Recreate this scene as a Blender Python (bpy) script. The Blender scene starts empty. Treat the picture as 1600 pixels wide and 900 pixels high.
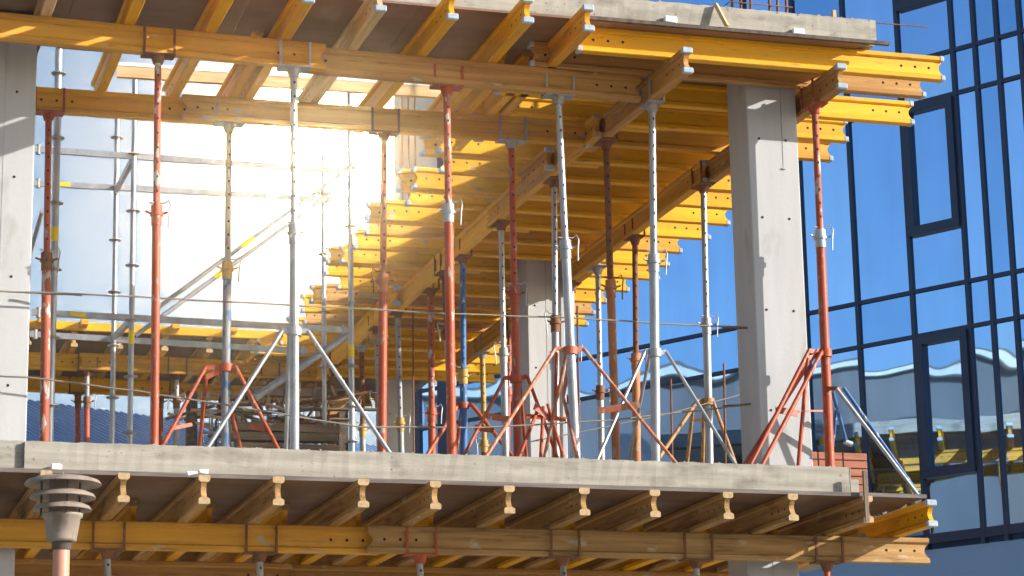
import bpy, math, random
from mathutils import Vector, Matrix, Quaternion
random.seed(7)
PI = math.pi
sc = bpy.context.scene
COL = sc.collection

# ------------------------------------------------------------------ camera model
F = 3800.0
def _n(v): return v.normalized()
dY = _n(Vector((-1180, 940, F)))
dZ = Vector((-300, -15740, F)).normalized(); dZ = _n(dZ - dY * dZ.dot(dY))
dX = dY.cross(dZ)
if dX.x < 0: dX = -dX
RI = Matrix((dX, dY, dZ))                # camera (right, down, forward) -> world
HAZE = 0.0015
Z1 = 4.7                                 # top of the cast slab
CAM = Vector((0, 0, Z1)) - RI @ (Vector((0, (713.5 - 450) / F, 1)) * 17.5)
def ray(px, py): return RI @ Vector(((px - 800) / F, (py - 450) / F, 1))
def at(px, py, ax, val):
    d = ray(px, py); t = (val - CAM[ax]) / d[ax]
    return CAM + d * t

cam = bpy.data.cameras.new("camera"); co = bpy.data.objects.new("camera", cam); COL.objects.link(co)
cam.sensor_width = 36; cam.lens = 36 * F / 1600; cam.clip_end = 3000; cam.clip_start = 0.2
m3 = Matrix((RI @ Vector((1, 0, 0)), RI @ Vector((0, -1, 0)), RI @ Vector((0, 0, -1)))).transposed()
co.matrix_world = Matrix.Translation(CAM) @ m3.to_4x4()
sc.camera = co

# ------------------------------------------------------------------ materials
MATS = {}
def nodes_of(name):
    m = bpy.data.materials.new(name); m.use_nodes = True
    nt = m.node_tree; b = nt.nodes["Principled BSDF"]
    return m, nt, b
def surf(name, c1, c2, rough=0.7, metal=0.0, scale=(3, 3, 3), detail=5, lo=0.35, hi=0.65, rand=0.0,
         c3=None, s3=(12, 12, 12), lo3=0.55, hi3=0.62, c4=None, s4=(9, 9, 9), lo4=0.66, hi4=0.69, bump=0.0, bscale=60.0, spec=0.3, wave=None, rust_dist=0.0):
    m, nt, b = nodes_of(name); N = nt.nodes; L = nt.links
    tc = N.new("ShaderNodeTexCoord"); oi = N.new("ShaderNodeObjectInfo")
    off = N.new("ShaderNodeVectorMath"); off.operation = 'SCALE'; off.inputs[0].default_value = (37, 19, 53)
    L.new(oi.outputs["Random"], off.inputs["Scale"])
    add = N.new("ShaderNodeVectorMath"); L.new(tc.outputs["Object"], add.inputs[0]); L.new(off.outputs[0], add.inputs[1])
    def noise(s, det):
        mp = N.new("ShaderNodeMapping"); mp.inputs["Scale"].default_value = s; L.new(add.outputs[0], mp.inputs[0])
        n = N.new("ShaderNodeTexNoise"); n.inputs["Scale"].default_value = 1; n.inputs["Detail"].default_value = det
        L.new(mp.outputs[0], n.inputs["Vector"]); return n
    def mrange(src, a, bb):
        r = N.new("ShaderNodeMapRange"); r.inputs[1].default_value = a; r.inputs[2].default_value = bb; L.new(src, r.inputs[0]); return r.outputs[0]
    def mix(f, a, bb):
        x = N.new("ShaderNodeMix"); x.data_type = 'RGBA'; L.new(f, x.inputs[0])
        if isinstance(a, tuple): x.inputs[6].default_value = (*a, 1)
        else: L.new(a, x.inputs[6])
        if isinstance(bb, tuple): x.inputs[7].default_value = (*bb, 1)
        else: L.new(bb, x.inputs[7])
        return x.outputs[2]
    n1 = noise(scale, detail)
    col = mix(mrange(n1.outputs[0], lo, hi), c1, c2)
    if c3:
        n3 = noise(s3, 4); col = mix(mrange(n3.outputs[0], lo3, hi3), col, c3)
    if c4:
        n4 = noise(s4, 5); col = mix(mrange(n4.outputs[0], lo4, hi4), col, c4)
    if rand:
        hsv = N.new("ShaderNodeHueSaturation"); L.new(col, hsv.inputs["Color"])
        r = N.new("ShaderNodeMapRange"); r.inputs[3].default_value = 1 - rand; r.inputs[4].default_value = 1 + rand
        L.new(oi.outputs["Random"], r.inputs[0]); L.new(r.outputs[0], hsv.inputs["Value"]); col = hsv.outputs[0]
    L.new(col, b.inputs["Base Color"])
    b.inputs["Roughness"].default_value = rough; b.inputs["Metallic"].default_value = metal
    b.inputs["Specular IOR Level"].default_value = spec
    if bump:
        nb = noise((bscale,) * 3 if not isinstance(bscale, tuple) else bscale, 3)
        bp = N.new("ShaderNodeBump"); bp.inputs["Strength"].default_value = bump; bp.inputs["Distance"].default_value = 0.01
        L.new(nb.outputs[0], bp.inputs["Height"]); L.new(bp.outputs[0], b.inputs["Normal"])
    MATS[name] = m; return m

surf("yellow_board", (0.84, 0.43, 0.010), (0.68, 0.33, 0.012), 0.5, scale=(1.2, 9, 9), rand=0.10,
     c3=(0.42, 0.22, 0.05), s3=(6, 40, 40), lo3=0.60, hi3=0.75, c4=(0.44, 0.35, 0.22), s4=(5, 11, 11), lo4=0.67, hi4=0.71, bump=0.15, bscale=(8, 90, 90))
surf("tan_timber", (0.50, 0.275, 0.085), (0.38, 0.195, 0.058), 0.7, scale=(1.1, 26, 26), rand=0.14,
     c3=(0.25, 0.125, 0.045), s3=(3, 30, 30), lo3=0.58, hi3=0.72, c4=(0.44, 0.35, 0.22), s4=(5, 11, 11), lo4=0.655, hi4=0.70, bump=0.25, bscale=(6, 110, 110))
surf("gold_timber", (0.70, 0.35, 0.040), (0.54, 0.26, 0.035), 0.65, scale=(1.0, 20, 20), rand=0.12,
     c3=(0.33, 0.16, 0.045), s3=(3, 26, 26), lo3=0.60, hi3=0.75, c4=(0.44, 0.35, 0.22), s4=(5, 11, 11), lo4=0.655, hi4=0.70, bump=0.2, bscale=(6, 100, 100))
surf("worn_timber", (0.46, 0.285, 0.115), (0.33, 0.19, 0.07), 0.75, scale=(1.4, 24, 24), rand=0.16,
     c3=(0.20, 0.11, 0.045), s3=(3, 22, 22), lo3=0.56, hi3=0.72, c4=(0.46, 0.39, 0.28), s4=(5, 11, 11), lo4=0.64, hi4=0.70, bump=0.3, bscale=(6, 90, 90))
surf("pale_timber", (0.68, 0.50, 0.28), (0.52, 0.35, 0.17), 0.7, scale=(2, 25, 25), rand=0.1, bump=0.2, bscale=(8, 100, 100))
surf("bolt_dark", (0.02, 0.015, 0.012), (0.03, 0.02, 0.015), 0.9)
surf("cap_plastic", (0.42, 0.48, 0.54), (0.30, 0.37, 0.44), 0.45, scale=(20, 20, 20))
surf("film_ply", (0.17, 0.095, 0.055), (0.11, 0.062, 0.038), 0.55, scale=(1.2, 5, 5), c3=(0.26, 0.18, 0.12), s3=(3, 1.2, 3), lo3=0.55, hi3=0.8)
surf("flare_washed_ply", (0.27, 0.165, 0.115), (0.19, 0.115, 0.08), 0.42, scale=(1.2, 5, 5), c3=(0.34, 0.26, 0.20), s3=(3, 1.2, 3), lo3=0.55, hi3=0.8)  # film ply in a lighter tone, flare wash on the upper soffit put into colour
surf("flaked_blue", (0.27, 0.275, 0.29), (0.21, 0.215, 0.23), 0.6, 0.1, scale=(10, 10, 6), c3=(0.06, 0.13, 0.27), s3=(16, 16, 7), lo3=0.50, hi3=0.56)
surf("ply_edge", (0.12, 0.10, 0.09), (0.20, 0.17, 0.15), 0.8, scale=(4, 4, 60))
surf("cast_concrete", (0.41, 0.38, 0.325), (0.29, 0.265, 0.22), 0.85, scale=(1.6, 1.6, 22), detail=9, lo=0.3, hi=0.7,
     c3=(0.20, 0.18, 0.15), s3=(4, 4, 8), lo3=0.54, hi3=0.76, c4=(0.15, 0.13, 0.10), s4=(26, 26, 34), lo4=0.64, hi4=0.72, bump=0.14, bscale=(14, 14, 90))
surf("column_concrete", (0.50, 0.50, 0.50), (0.43, 0.43, 0.435), 0.8, scale=(7, 7, 0.9), detail=7, lo=0.3, hi=0.7,
     c3=(0.37, 0.36, 0.34), s3=(6, 6, 2.2), lo3=0.63, hi3=0.78, bump=0.10, bscale=30)
surf("dark_formboard", (0.07, 0.055, 0.045), (0.13, 0.10, 0.08), 0.85, scale=(25, 25, 2))
surf("red_paint", (0.44, 0.085, 0.032), (0.34, 0.062, 0.026), 0.45, scale=(6, 6, 3), rand=0.08,
     c3=(0.30, 0.20, 0.15), s3=(28, 28, 12), lo3=0.60, hi3=0.66, c4=(0.40, 0.37, 0.32), s4=(16, 16, 6), lo4=0.66, hi4=0.70, bump=0.1)
surf("worn_red", (0.40, 0.085, 0.04), (0.29, 0.08, 0.045), 0.6, scale=(10, 10, 5), rand=0.08,
     c3=(0.42, 0.38, 0.34), s3=(22, 22, 8), lo3=0.57, hi3=0.61, c4=(0.40, 0.37, 0.32), s4=(16, 16, 6), lo4=0.66, hi4=0.70, bump=0.2)
surf("galvanised", (0.42, 0.43, 0.44), (0.31, 0.315, 0.32), 0.42, 0.55, scale=(14, 14, 6), rand=0.06,
     c3=(0.30, 0.27, 0.24), s3=(20, 20, 8), lo3=0.66, hi3=0.75, c4=(0.40, 0.37, 0.32), s4=(16, 16, 6), lo4=0.66, hi4=0.70, bump=0.1, spec=0.5)
surf("dull_zinc", (0.40, 0.40, 0.40), (0.28, 0.28, 0.28), 0.6, 0.3, scale=(16, 16, 5),
     c3=(0.24, 0.17, 0.12), s3=(20, 20, 6), lo3=0.58, hi3=0.68, bump=0.15)
surf("rusty_steel", (0.25, 0.11, 0.055), (0.17, 0.08, 0.045), 0.8, 0.1, scale=(25, 25, 12), rand=0.1, bump=0.3)
surf("rust_orange", (0.48, 0.20, 0.08), (0.38, 0.15, 0.07), 0.7, scale=(20, 20, 9), c3=(0.42, 0.30, 0.20), s3=(26, 26, 12), lo3=0.56, hi3=0.64, bump=0.2)
surf("blue_paint", (0.05, 0.15, 0.38), (0.04, 0.11, 0.28), 0.5, scale=(10, 10, 6), c3=(0.40, 0.40, 0.42), s3=(30, 30, 10), lo3=0.60, hi3=0.66)
surf("ochre_cast", (0.50, 0.32, 0.09), (0.40, 0.25, 0.08), 0.55, scale=(20, 20, 20))
surf("yellow_label", (0.85, 0.60, 0.02), (0.75, 0.50, 0.02), 0.5, scale=(40, 40, 40))
surf("tan_paint", (0.46, 0.26, 0.09), (0.34, 0.19, 0.08), 0.6, scale=(14, 14, 6), c3=(0.25, 0.13, 0.07), s3=(25, 25, 12), lo3=0.56, hi3=0.62)
surf("faded_red", (0.50, 0.17, 0.09), (0.40, 0.13, 0.07), 0.6, scale=(14, 14, 6), c3=(0.42, 0.32, 0.24), s3=(25, 25, 12), lo3=0.54, hi3=0.62)
surf("wire_grey", (0.22, 0.20, 0.18), (0.30, 0.25, 0.20), 0.6, 0.4, scale=(10, 10, 10))
surf("white_foam", (0.85, 0.85, 0.86), (0.72, 0.72, 0.74), 0.7, scale=(30, 30, 30), bump=0.3)
surf("navy_frame", (0.012, 0.028, 0.075), (0.016, 0.036, 0.09), 0.35, scale=(2, 2, 2), spec=0.5)
surf("blue_panel", (0.20, 0.36, 0.60), (0.22, 0.38, 0.62), 0.55, scale=(0.7, 0.7, 0.4), c3=(0.16, 0.26, 0.40), s3=(3, 3, 1), lo3=0.6, hi3=0.8)
surf("blue_roof", (0.17, 0.34, 0.56), (0.14, 0.29, 0.50), 0.45, 0.0, scale=(0.6, 0.6, 0.6), rand=0)
surf("grey_render", (0.15, 0.15, 0.16), (0.11, 0.11, 0.12), 0.9, scale=(0.3, 0.3, 0.15), c3=(0.28, 0.24, 0.20), s3=(0.5, 0.5, 0.1), lo3=0.55, hi3=0.8)
surf("white_render", (0.60, 0.60, 0.58), (0.54, 0.54, 0.52), 0.8)
surf("brick_red", (0.40, 0.16, 0.10), (0.30, 0.12, 0.08), 0.85, scale=(4, 4, 30))
surf("asphalt", (0.055, 0.055, 0.055), (0.075, 0.073, 0.07), 0.95, scale=(0.4, 0.4, 0.4), bump=0.3, bscale=50)
surf("site_dirt", (0.46, 0.39, 0.30), (0.36, 0.30, 0.22), 0.95, scale=(0.5, 0.5, 0.5), c3=(0.40, 0.36, 0.30), s3=(0.2, 0.2, 0.2), bump=0.5, bscale=9)
surf("lamp_grey", (0.31, 0.255, 0.215), (0.25, 0.205, 0.17), 0.5, scale=(10, 10, 4), c3=(0.17, 0.13, 0.10), s3=(14, 14, 5), lo3=0.54, hi3=0.72, bump=0.05)
surf("lamp_dark", (0.10, 0.085, 0.08), (0.075, 0.065, 0.06), 0.5, scale=(10, 10, 10))
surf("copper_pole", (0.58, 0.27, 0.19), (0.52, 0.24, 0.17), 0.4, scale=(12, 12, 2), spec=0.5)
surf("old_boards", (0.26, 0.20, 0.15), (0.16, 0.12, 0.09), 0.9, scale=(2, 20, 20), rand=0.25, bump=0.3, bscale=(5, 60, 60))
surf("sawn_wood", (0.52, 0.37, 0.21), (0.38, 0.26, 0.14), 0.8, scale=(30, 40, 40), bump=0.2, bscale=120)
surf("window_dark", (0.03, 0.04, 0.05), (0.05, 0.06, 0.07), 0.15, spec=0.8)

# tinted reflective glazing with slightly wavy panes
def glazing(name, tint, dark, wav, sc_=0.55):
    m, nt, b = nodes_of(name); N = nt.nodes; L = nt.links
    b.inputs["Base Color"].default_value = (*tint, 1); b.inputs["Metallic"].default_value = 1.0; b.inputs["Roughness"].default_value = 0.015
    d = N.new("ShaderNodeBsdfPrincipled"); d.inputs["Base Color"].default_value = (*dark, 1); d.inputs["Roughness"].default_value = 0.25
    mx = N.new("ShaderNodeMixShader"); mx.inputs[0].default_value = 0.90
    out = N["Material Output"]; L.new(d.outputs[0], mx.inputs[1]); L.new(b.outputs[0], mx.inputs[2]); L.new(mx.outputs[0], out.inputs["Surface"])
    tc = N.new("ShaderNodeTexCoord"); oi = N.new("ShaderNodeObjectInfo")
    off = N.new("ShaderNodeVectorMath"); off.operation = 'SCALE'; off.inputs[0].default_value = (17, 31, 23); L.new(oi.outputs["Random"], off.inputs["Scale"])
    add = N.new("ShaderNodeVectorMath"); L.new(tc.outputs["Object"], add.inputs[0]); L.new(off.outputs[0], add.inputs[1])
    n = N.new("ShaderNodeTexNoise"); n.inputs["Scale"].default_value = sc_; n.inputs["Detail"].default_value = 1.2; n.inputs["Roughness"].default_value = 0.35
    L.new(add.outputs[0], n.inputs["Vector"])
    bp = N.new("ShaderNodeBump"); bp.inputs["Strength"].default_value = 1.0; bp.inputs["Distance"].default_value = wav
    L.new(n.outputs[0], bp.inputs["Height"]); L.new(bp.outputs[0], b.inputs["Normal"])
    n2 = N.new("ShaderNodeTexNoise"); n2.inputs["Scale"].default_value = 1.4; n2.inputs["Detail"].default_value = 6
    mp = N.new("ShaderNodeMapping"); mp.inputs["Scale"].default_value = (2.5, 2.5, 0.6); L.new(add.outputs[0], mp.inputs[0]); L.new(mp.outputs[0], n2.inputs["Vector"])
    r2 = N.new("ShaderNodeMapRange"); r2.inputs[1].default_value = .35; r2.inputs[2].default_value = .8; r2.inputs[3].default_value = .97; r2.inputs[4].default_value = .84
    L.new(n2.outputs[0], r2.inputs[0]); L.new(r2.outputs[0], mx.inputs[0]); d.inputs["Base Color"].default_value = (.16, .26, .38, 1)
    hs = N.new("ShaderNodeHueSaturation"); hs.inputs["Color"].default_value = (*tint, 1)
    r3 = N.new("ShaderNodeMapRange"); r3.inputs[3].default_value = .80; r3.inputs[4].default_value = 1.12; L.new(oi.outputs["Random"], r3.inputs[0]); L.new(r3.outputs[0], hs.inputs["Value"])
    r4 = N.new("ShaderNodeMapRange"); r4.inputs[3].default_value = 1.0; r4.inputs[4].default_value = .78; L.new(oi.outputs["Random"], r4.inputs[0]); L.new(r4.outputs[0], hs.inputs["Saturation"])
    L.new(hs.outputs[0], b.inputs["Base Color"])
    MATS[name] = m
glazing("reflective_glass", (0.27, 0.56, 0.96), (0.03, 0.09, 0.20), 0.011, 0.75)

# ------------------------------------------------------------------ mesh building
class MB:
    def __init__(s): s.v = []; s.f = []; s.sm = []; s.mi = []; s.cur = 0
    def add(s, vs, fs, smooth=False):
        o = len(s.v); s.v += [tuple(v) for v in vs]
        for f in fs: s.f.append(tuple(i + o for i in f)); s.sm.append(smooth); s.mi.append(s.cur)
        return s
    def box(s, a, b, ch=0.0):
        x0, y0, z0 = a; x1, y1, z1 = b
        if ch <= 0:
            vs = [(x0,y0,z0),(x1,y0,z0),(x1,y1,z0),(x0,y1,z0),(x0,y0,z1),(x1,y0,z1),(x1,y1,z1),(x0,y1,z1)]
            return s.add(vs, [(0,3,2,1),(4,5,6,7),(0,1,5,4),(1,2,6,5),(2,3,7,6),(3,0,4,7)])
        c = ch
        vs = []
        for sx in (0, 1):
            for sy in (0, 1):
                for sz in (0, 1):
                    X = (x0, x1)[sx]; Y = (y0, y1)[sy]; Z = (z0, z1)[sz]
                    dx = c if sx == 0 else -c; dy = c if sy == 0 else -c; dz = c if sz == 0 else -c
                    vs += [(X, Y + dy, Z + dz), (X + dx, Y, Z + dz), (X + dx, Y + dy, Z)]
        def I(sx, sy, sz, k): return ((sx * 2 + sy) * 2 + sz) * 3 + k
        fs = []
        fs.append((I(0,0,0,0), I(0,0,1,0), I(0,1,1,0), I(0,1,0,0))); fs.append((I(1,0,0,0), I(1,1,0,0), I(1,1,1,0), I(1,0,1,0)))
        fs.append((I(0,0,0,1), I(1,0,0,1), I(1,0,1,1), I(0,0,1,1))); fs.append((I(0,1,0,1), I(0,1,1,1), I(1,1,1,1), I(1,1,0,1)))
        fs.append((I(0,0,0,2), I(0,1,0,2), I(1,1,0,2), I(1,0,0,2))); fs.append((I(0,0,1,2), I(1,0,1,2), I(1,1,1,2), I(0,1,1,2)))
        for sy in (0, 1):
            for sz in (0, 1):
                q = [I(0,sy,sz,1), I(1,sy,sz,1), I(1,sy,sz,2), I(0,sy,sz,2)]; fs.append(tuple(q if sy == sz else q[::-1]) if False else tuple(q))
        for sx in (0, 1):
            for sz in (0, 1): fs.append((I(sx,0,sz,0), I(sx,1,sz,0), I(sx,1,sz,2), I(sx,0,sz,2)))
        for sx in (0, 1):
            for sy in (0, 1): fs.append((I(sx,sy,0,0), I(sx,sy,1,0), I(sx,sy,1,1), I(sx,sy,0,1)))
        for sx in (0, 1):
            for sy in (0, 1):
                for sz in (0, 1): fs.append((I(sx,sy,sz,0), I(sx,sy,sz,1), I(sx,sy,sz,2)))
        return s.add(vs, fs)
    def tube(s, p0, p1, r, seg=12, r1=None, cap=True):
        p0 = Vector(p0); p1 = Vector(p1); r1 = r if r1 is None else r1
        d = (p1 - p0).normalized(); a = d.orthogonal().normalized(); b = d.cross(a)
        vs = []
        for p, rr in ((p0, r), (p1, r1)):
            for i in range(seg):
                t = 2 * PI * i / seg; vs.append(p + a * math.cos(t) * rr + b * math.sin(t) * rr)
        s.add(vs, [(i, (i + 1) % seg, seg + (i + 1) % seg, seg + i) for i in range(seg)], True)
        if cap:
            s.add(vs[:seg], [tuple(range(seg))[::-1]]); s.add(vs[seg:], [tuple(range(seg))])
        return s
    def path(s, pts, r, seg=6):
        pts = [Vector(p) for p in pts]; n = len(pts); vs = []; prev = None
        for i, p in enumerate(pts):
            d = (pts[min(i + 1, n - 1)] - pts[max(i - 1, 0)]).normalized()
            a = d.orthogonal().normalized() if prev is None else (prev - d * prev.dot(d)).normalized()
            prev = a; b = d.cross(a)
            for k in range(seg):
                t = 2 * PI * k / seg; vs.append(p + (a * math.cos(t) + b * math.sin(t)) * r)
        fs = [(i * seg + k, i * seg + (k + 1) % seg, (i + 1) * seg + (k + 1) % seg, (i + 1) * seg + k) for i in range(n - 1) for k in range(seg)]
        s.add(vs, fs, True); s.add(vs[:seg], [tuple(range(seg))[::-1]]); s.add(vs[-seg:], [tuple(range(seg))]); return s
    def lathe(s, prof, seg=32, c=(0, 0, 0)):
        vs = []
        for r, z in prof:
            for i in range(seg):
                t = 2 * PI * i / seg; vs.append((c[0] + r * math.cos(t), c[1] + r * math.sin(t), c[2] + z))
        n = len(prof)
        return s.add(vs, [(k * seg + i, k * seg + (i + 1) % seg, (k + 1) * seg + (i + 1) % seg, (k + 1) * seg + i) for k in range(n - 1) for i in range(seg)], True)
    def bar(s, p0, p1, w, h, up=(0, 0, 1)):
        p0 = Vector(p0); p1 = Vector(p1); d = (p1 - p0).normalized(); u = Vector(up); u = (u - d * u.dot(d)).normalized(); q = d.cross(u)
        vs = []
        for p in (p0, p1):
            for a, b in ((-1, -1), (1, -1), (1, 1), (-1, 1)): vs.append(p + q * a * w / 2 + u * b * h / 2)
        return s.add(vs, [(0,3,2,1),(4,5,6,7),(0,1,5,4),(1,2,6,5),(2,3,7,6),(3,0,4,7)])
    def prism(s, poly, y0, y1):            # poly in (x, z), extruded along y
        n = len(poly); vs = [(x, y0, z) for x, z in poly] + [(x, y1, z) for x, z in poly]
        return s.add(vs, [tuple(range(n)), tuple(range(n, 2 * n))[::-1]] + [(i, n + i, n + (i + 1) % n, (i + 1) % n) for i in range(n)])
    def mesh(s, name, mats):
        me = bpy.data.meshes.new(name); me.from_pydata(s.v, [], s.f)
        for m in mats: me.materials.append(MATS[m])
        me.polygons.foreach_set("use_smooth", s.sm); me.polygons.foreach_set("material_index", s.mi)
        import bmesh
        bm = bmesh.new(); bm.from_mesh(me); bmesh.ops.recalc_face_normals(bm, faces=bm.faces); bm.to_mesh(me); bm.free()
        me.update(); return me

def link(name, me, parent=None, loc=None, rot=None):
    o = bpy.data.objects.new(name, me); COL.objects.link(o)
    if parent: o.parent = parent
    if loc is not None: o.location = loc
    if rot is not None:
        o.rotation_mode = 'QUATERNION'; o.rotation_quaternion = rot
    return o
def tag(o, label, cat, group=None, kind=None):
    o["label"] = label
    if cat: o["category"] = cat
    if group: o["group"] = group
    if kind: o["kind"] = kind
    return o
def structure(o): o["kind"] = "structure"; return o
ORD = ['first','second','third','fourth','fifth','sixth','seventh','eighth','ninth','tenth','eleventh','twelfth','thirteenth','fourteenth',
       'fifteenth','sixteenth','seventeenth','eighteenth','nineteenth','twentieth','twenty-first','twenty-second','twenty-third','twenty-fourth','twenty-fifth','twenty-sixth']

# ------------------------------------------------------------------ timber I-beams (0.2 m high)
CACHE = {}
def web_mesh(Lg, mat, holes):
    k = ('w', round(Lg, 3), mat, holes)
    if k in CACHE: return CACHE[k]
    b = MB(); n = 7; h = 0.112; z0 = 0.044
    left = []; right = []
    for i in range(n):
        t = i / (n - 1); dep = 0.035 * math.sin(PI * t)
        left.append((dep, z0 + h * t)); right.append((Lg - dep, z0 + h * t))
    b.prism(left[::-1] + right, -0.019, 0.019)
    b.cur = 1
    if holes:
        xs = [0.12, 0.24, 0.36, Lg - 0.12, Lg - 0.24, Lg - 0.36]
        for x in xs:
            for sy in (-1, 1):
                c = [(x + 0.011 * math.cos(2 * PI * i / 10), sy * 0.0202, 0.10 + 0.011 * math.sin(2 * PI * i / 10)) for i in range(10)]
                b.add(c, [tuple(range(10))])
    CACHE[k] = b.mesh("web", [mat, "bolt_dark"]); return CACHE[k]
def flange_mesh(Lg, mat, top):
    k = ('f', round(Lg, 3), mat, top)
    if k in CACHE: return CACHE[k]
    b = MB(); z = 0.16 if top else 0.0
    c = 0.006
    if top: poly = [(-.04+c,.2),(.04-c,.2),(.04,.2-c),(.04,.166),(.027,.154),(-.027,.154),(-.04,.166),(-.04,.2-c)]
    else: poly = [(-.04+c,0),(-.04,c),(-.04,.034),(-.027,.046),(.027,.046),(.04,.034),(.04,c),(.04-c,0)]
    n = len(poly); vs = [(0, y, zz) for y, zz in poly] + [(Lg, y, zz) for y, zz in poly]
    b.add(vs, [(i, n + i, n + (i + 1) % n, (i + 1) % n) for i in range(n)])
    b.cur = 1; b.add(vs, [tuple(range(n)), tuple(range(n, 2 * n))[::-1]])
    CACHE[k] = b.mesh("flange", [mat, "sawn_wood"]); return CACHE[k]
def cap_mesh(top):
    k = ('c', top)
    if k in CACHE: return CACHE[k]
    b = MB(); z = 0.156 if top else -0.004
    b.box((-0.012, -0.044, z), (0.03, 0.044, z + 0.048), 0.008)
    CACHE[k] = b.mesh("end_cap", ["cap_plastic"]); return CACHE[k]
BEAMS = []
def beam(p0, p1, z, mat, label, group, name="timber_beam", caps=(0, 0), holes=1, tilt=0.0):
    """p0,p1 = (x,y) of the axis; z = underside"""
    a = Vector((p0[0], p0[1], z)); d = Vector((p1[0] - p0[0], p1[1] - p0[1], 0)); Lg = d.length
    e = link(name, None, None, a); e.rotation_euler = (0, 0, math.atan2(d.y, d.x)); e.empty_display_size = 0.1
    tag(e, label, "beam", group)
    link("web", web_mesh(Lg, mat, holes), e)
    link("flange", flange_mesh(Lg, mat, True), e); link("flange", flange_mesh(Lg, mat, False), e)
    if caps[0]:
        for t in (True, False): link("end_cap", cap_mesh(t), e)
    if caps[1]:
        for t in (True, False):
            c = link("end_cap", cap_mesh(t), e, (Lg, 0, 0)); c.rotation_euler = (0, 0, PI)
    return e

ZU = 8.08                                 # soffit of the upper slab
ZPLY, ZS, ZP = ZU - 0.02, ZU - 0.22, ZU - 0.42      # 8.06, 7.86, 7.66
# upper primaries along the street
G = "long timber beams carried by the props"
def P1y(x): return 0.31 + (x + 3.7) * 0.05
beam((-5.6, P1y(-5.6)), (-1.28, P1y(-1.28)), ZP, "gold_timber", "long golden carrying beam at the top left, running over the left concrete column", G)
beam((-1.62, P1y(-1.62) + 0.085), (1.28, P1y(1.3) + 0.03), ZP, "tan_timber", "brown carrying beam at the top centre that runs up to the capped beam end", G)
beam((-3.34, 1.95), (-1.85, 1.94), ZP, "yellow_board", "yellow carrying beam of the inner row that starts beside the left concrete column", G)
beam((-2.12, 1.86), (1.27, 1.82), ZP, "gold_timber", "golden carrying beam of the inner row, its notched right end by the slanting brown beam", G, caps=(0, 1))
# upper primaries in depth
beam((1.40, -0.17), (1.33, 1.98), ZP, "tan_timber", "brown beam with two grey end caps pointing at the street, left of the front right column", G, caps=(1, 0))
beam((1.27, 1.55), (1.21, 4.55), ZP, "gold_timber", "second length back of the middle row of beams that recede under the upper deck", G, caps=(0, 0))
beam((1.17, 2.55), (1.15, 3.3), ZP, "tan_timber", "short capped beam beside the middle receding row, just behind the inner row's end", G, caps=(1, 0))
beam((1.22, 4.2), (1.22, 8.3), ZP, "yellow_board", "yellow third length back of the middle row of beams receding under the deck", G)
beam((1.12, 7.75), (1.18, 11.9), ZP, "yellow_board", "farthest length of the middle receding row of beams, yellow with a capped front end", G, caps=(1, 0))
beam((2.705, -0.10), (2.69, 2.9), ZP, "tan_timber", "brown capped beam end right of the front right column, under the upper corner", G, caps=(1, 0))
beam((2.62, 2.62), (2.61, 6.3), ZP, "gold_timber", "right receding row's beam with a capped front end, left of the front column", G, caps=(1, 0))
beam((2.69, 6.0), (2.67, 11.0), ZP, "gold_timber", "farthest beam of the right receding row, reaching the back of the deck", G)
# joists across the front left deck strip (along Y)
G = "joists pointing at the street under the upper deck"
jx = [-4.0, -3.36, -2.76, -2.15, -1.59, -1.05, -0.50, 0.06, 0.55]
jm = ["tan_timber", "pale_timber", "yellow_board", "yellow_board", "yellow_board", "pale_timber", "yellow_board", "yellow_board", "gold_timber"]
jn = ["far left, hidden over the left column", "pale, just left of the first bright yellow one at the top left", "yellow, first bright one right of the left column",
      "yellow, second bright one right of the left column", "yellow, third bright one right of the left column", "pale weathered, between two yellow ones at the top centre",
      "yellow with a pale cap, next right of the pale weathered one", "yellow with a pale cap, second from the right of the row", "golden brown with pale caps, last of the row beside the long yellow edge beam"]
for i, x in enumerate(jx):
    y0 = [-0.35, -0.4, -0.42, -0.45, -0.45, -0.40, -0.36, -0.42, -0.36][i]
    beam((x, y0), (x + random.uniform(-.03, .03), 2.28 + (0.25 if i > 5 else 0)), ZS, jm[i], "joist " + jn[i], G, name="timber_joist", caps=(1, 1))
# extra doubled joists behind the first carrying beam
for i, x in enumerate((-1.72, 0.22, 0.42)):
    beam((x, 0.75), (x, 2.45 + 0.2 * i), ZS, "gold_timber" if i == 0 else "yellow_board",
         ["golden doubling joist between the two carrying beams at the top centre left", "yellow doubling joist right of centre between the two carrying beams", "yellow doubling joist nearest the slanting brown beam"][i], G, name="timber_joist")
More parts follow.
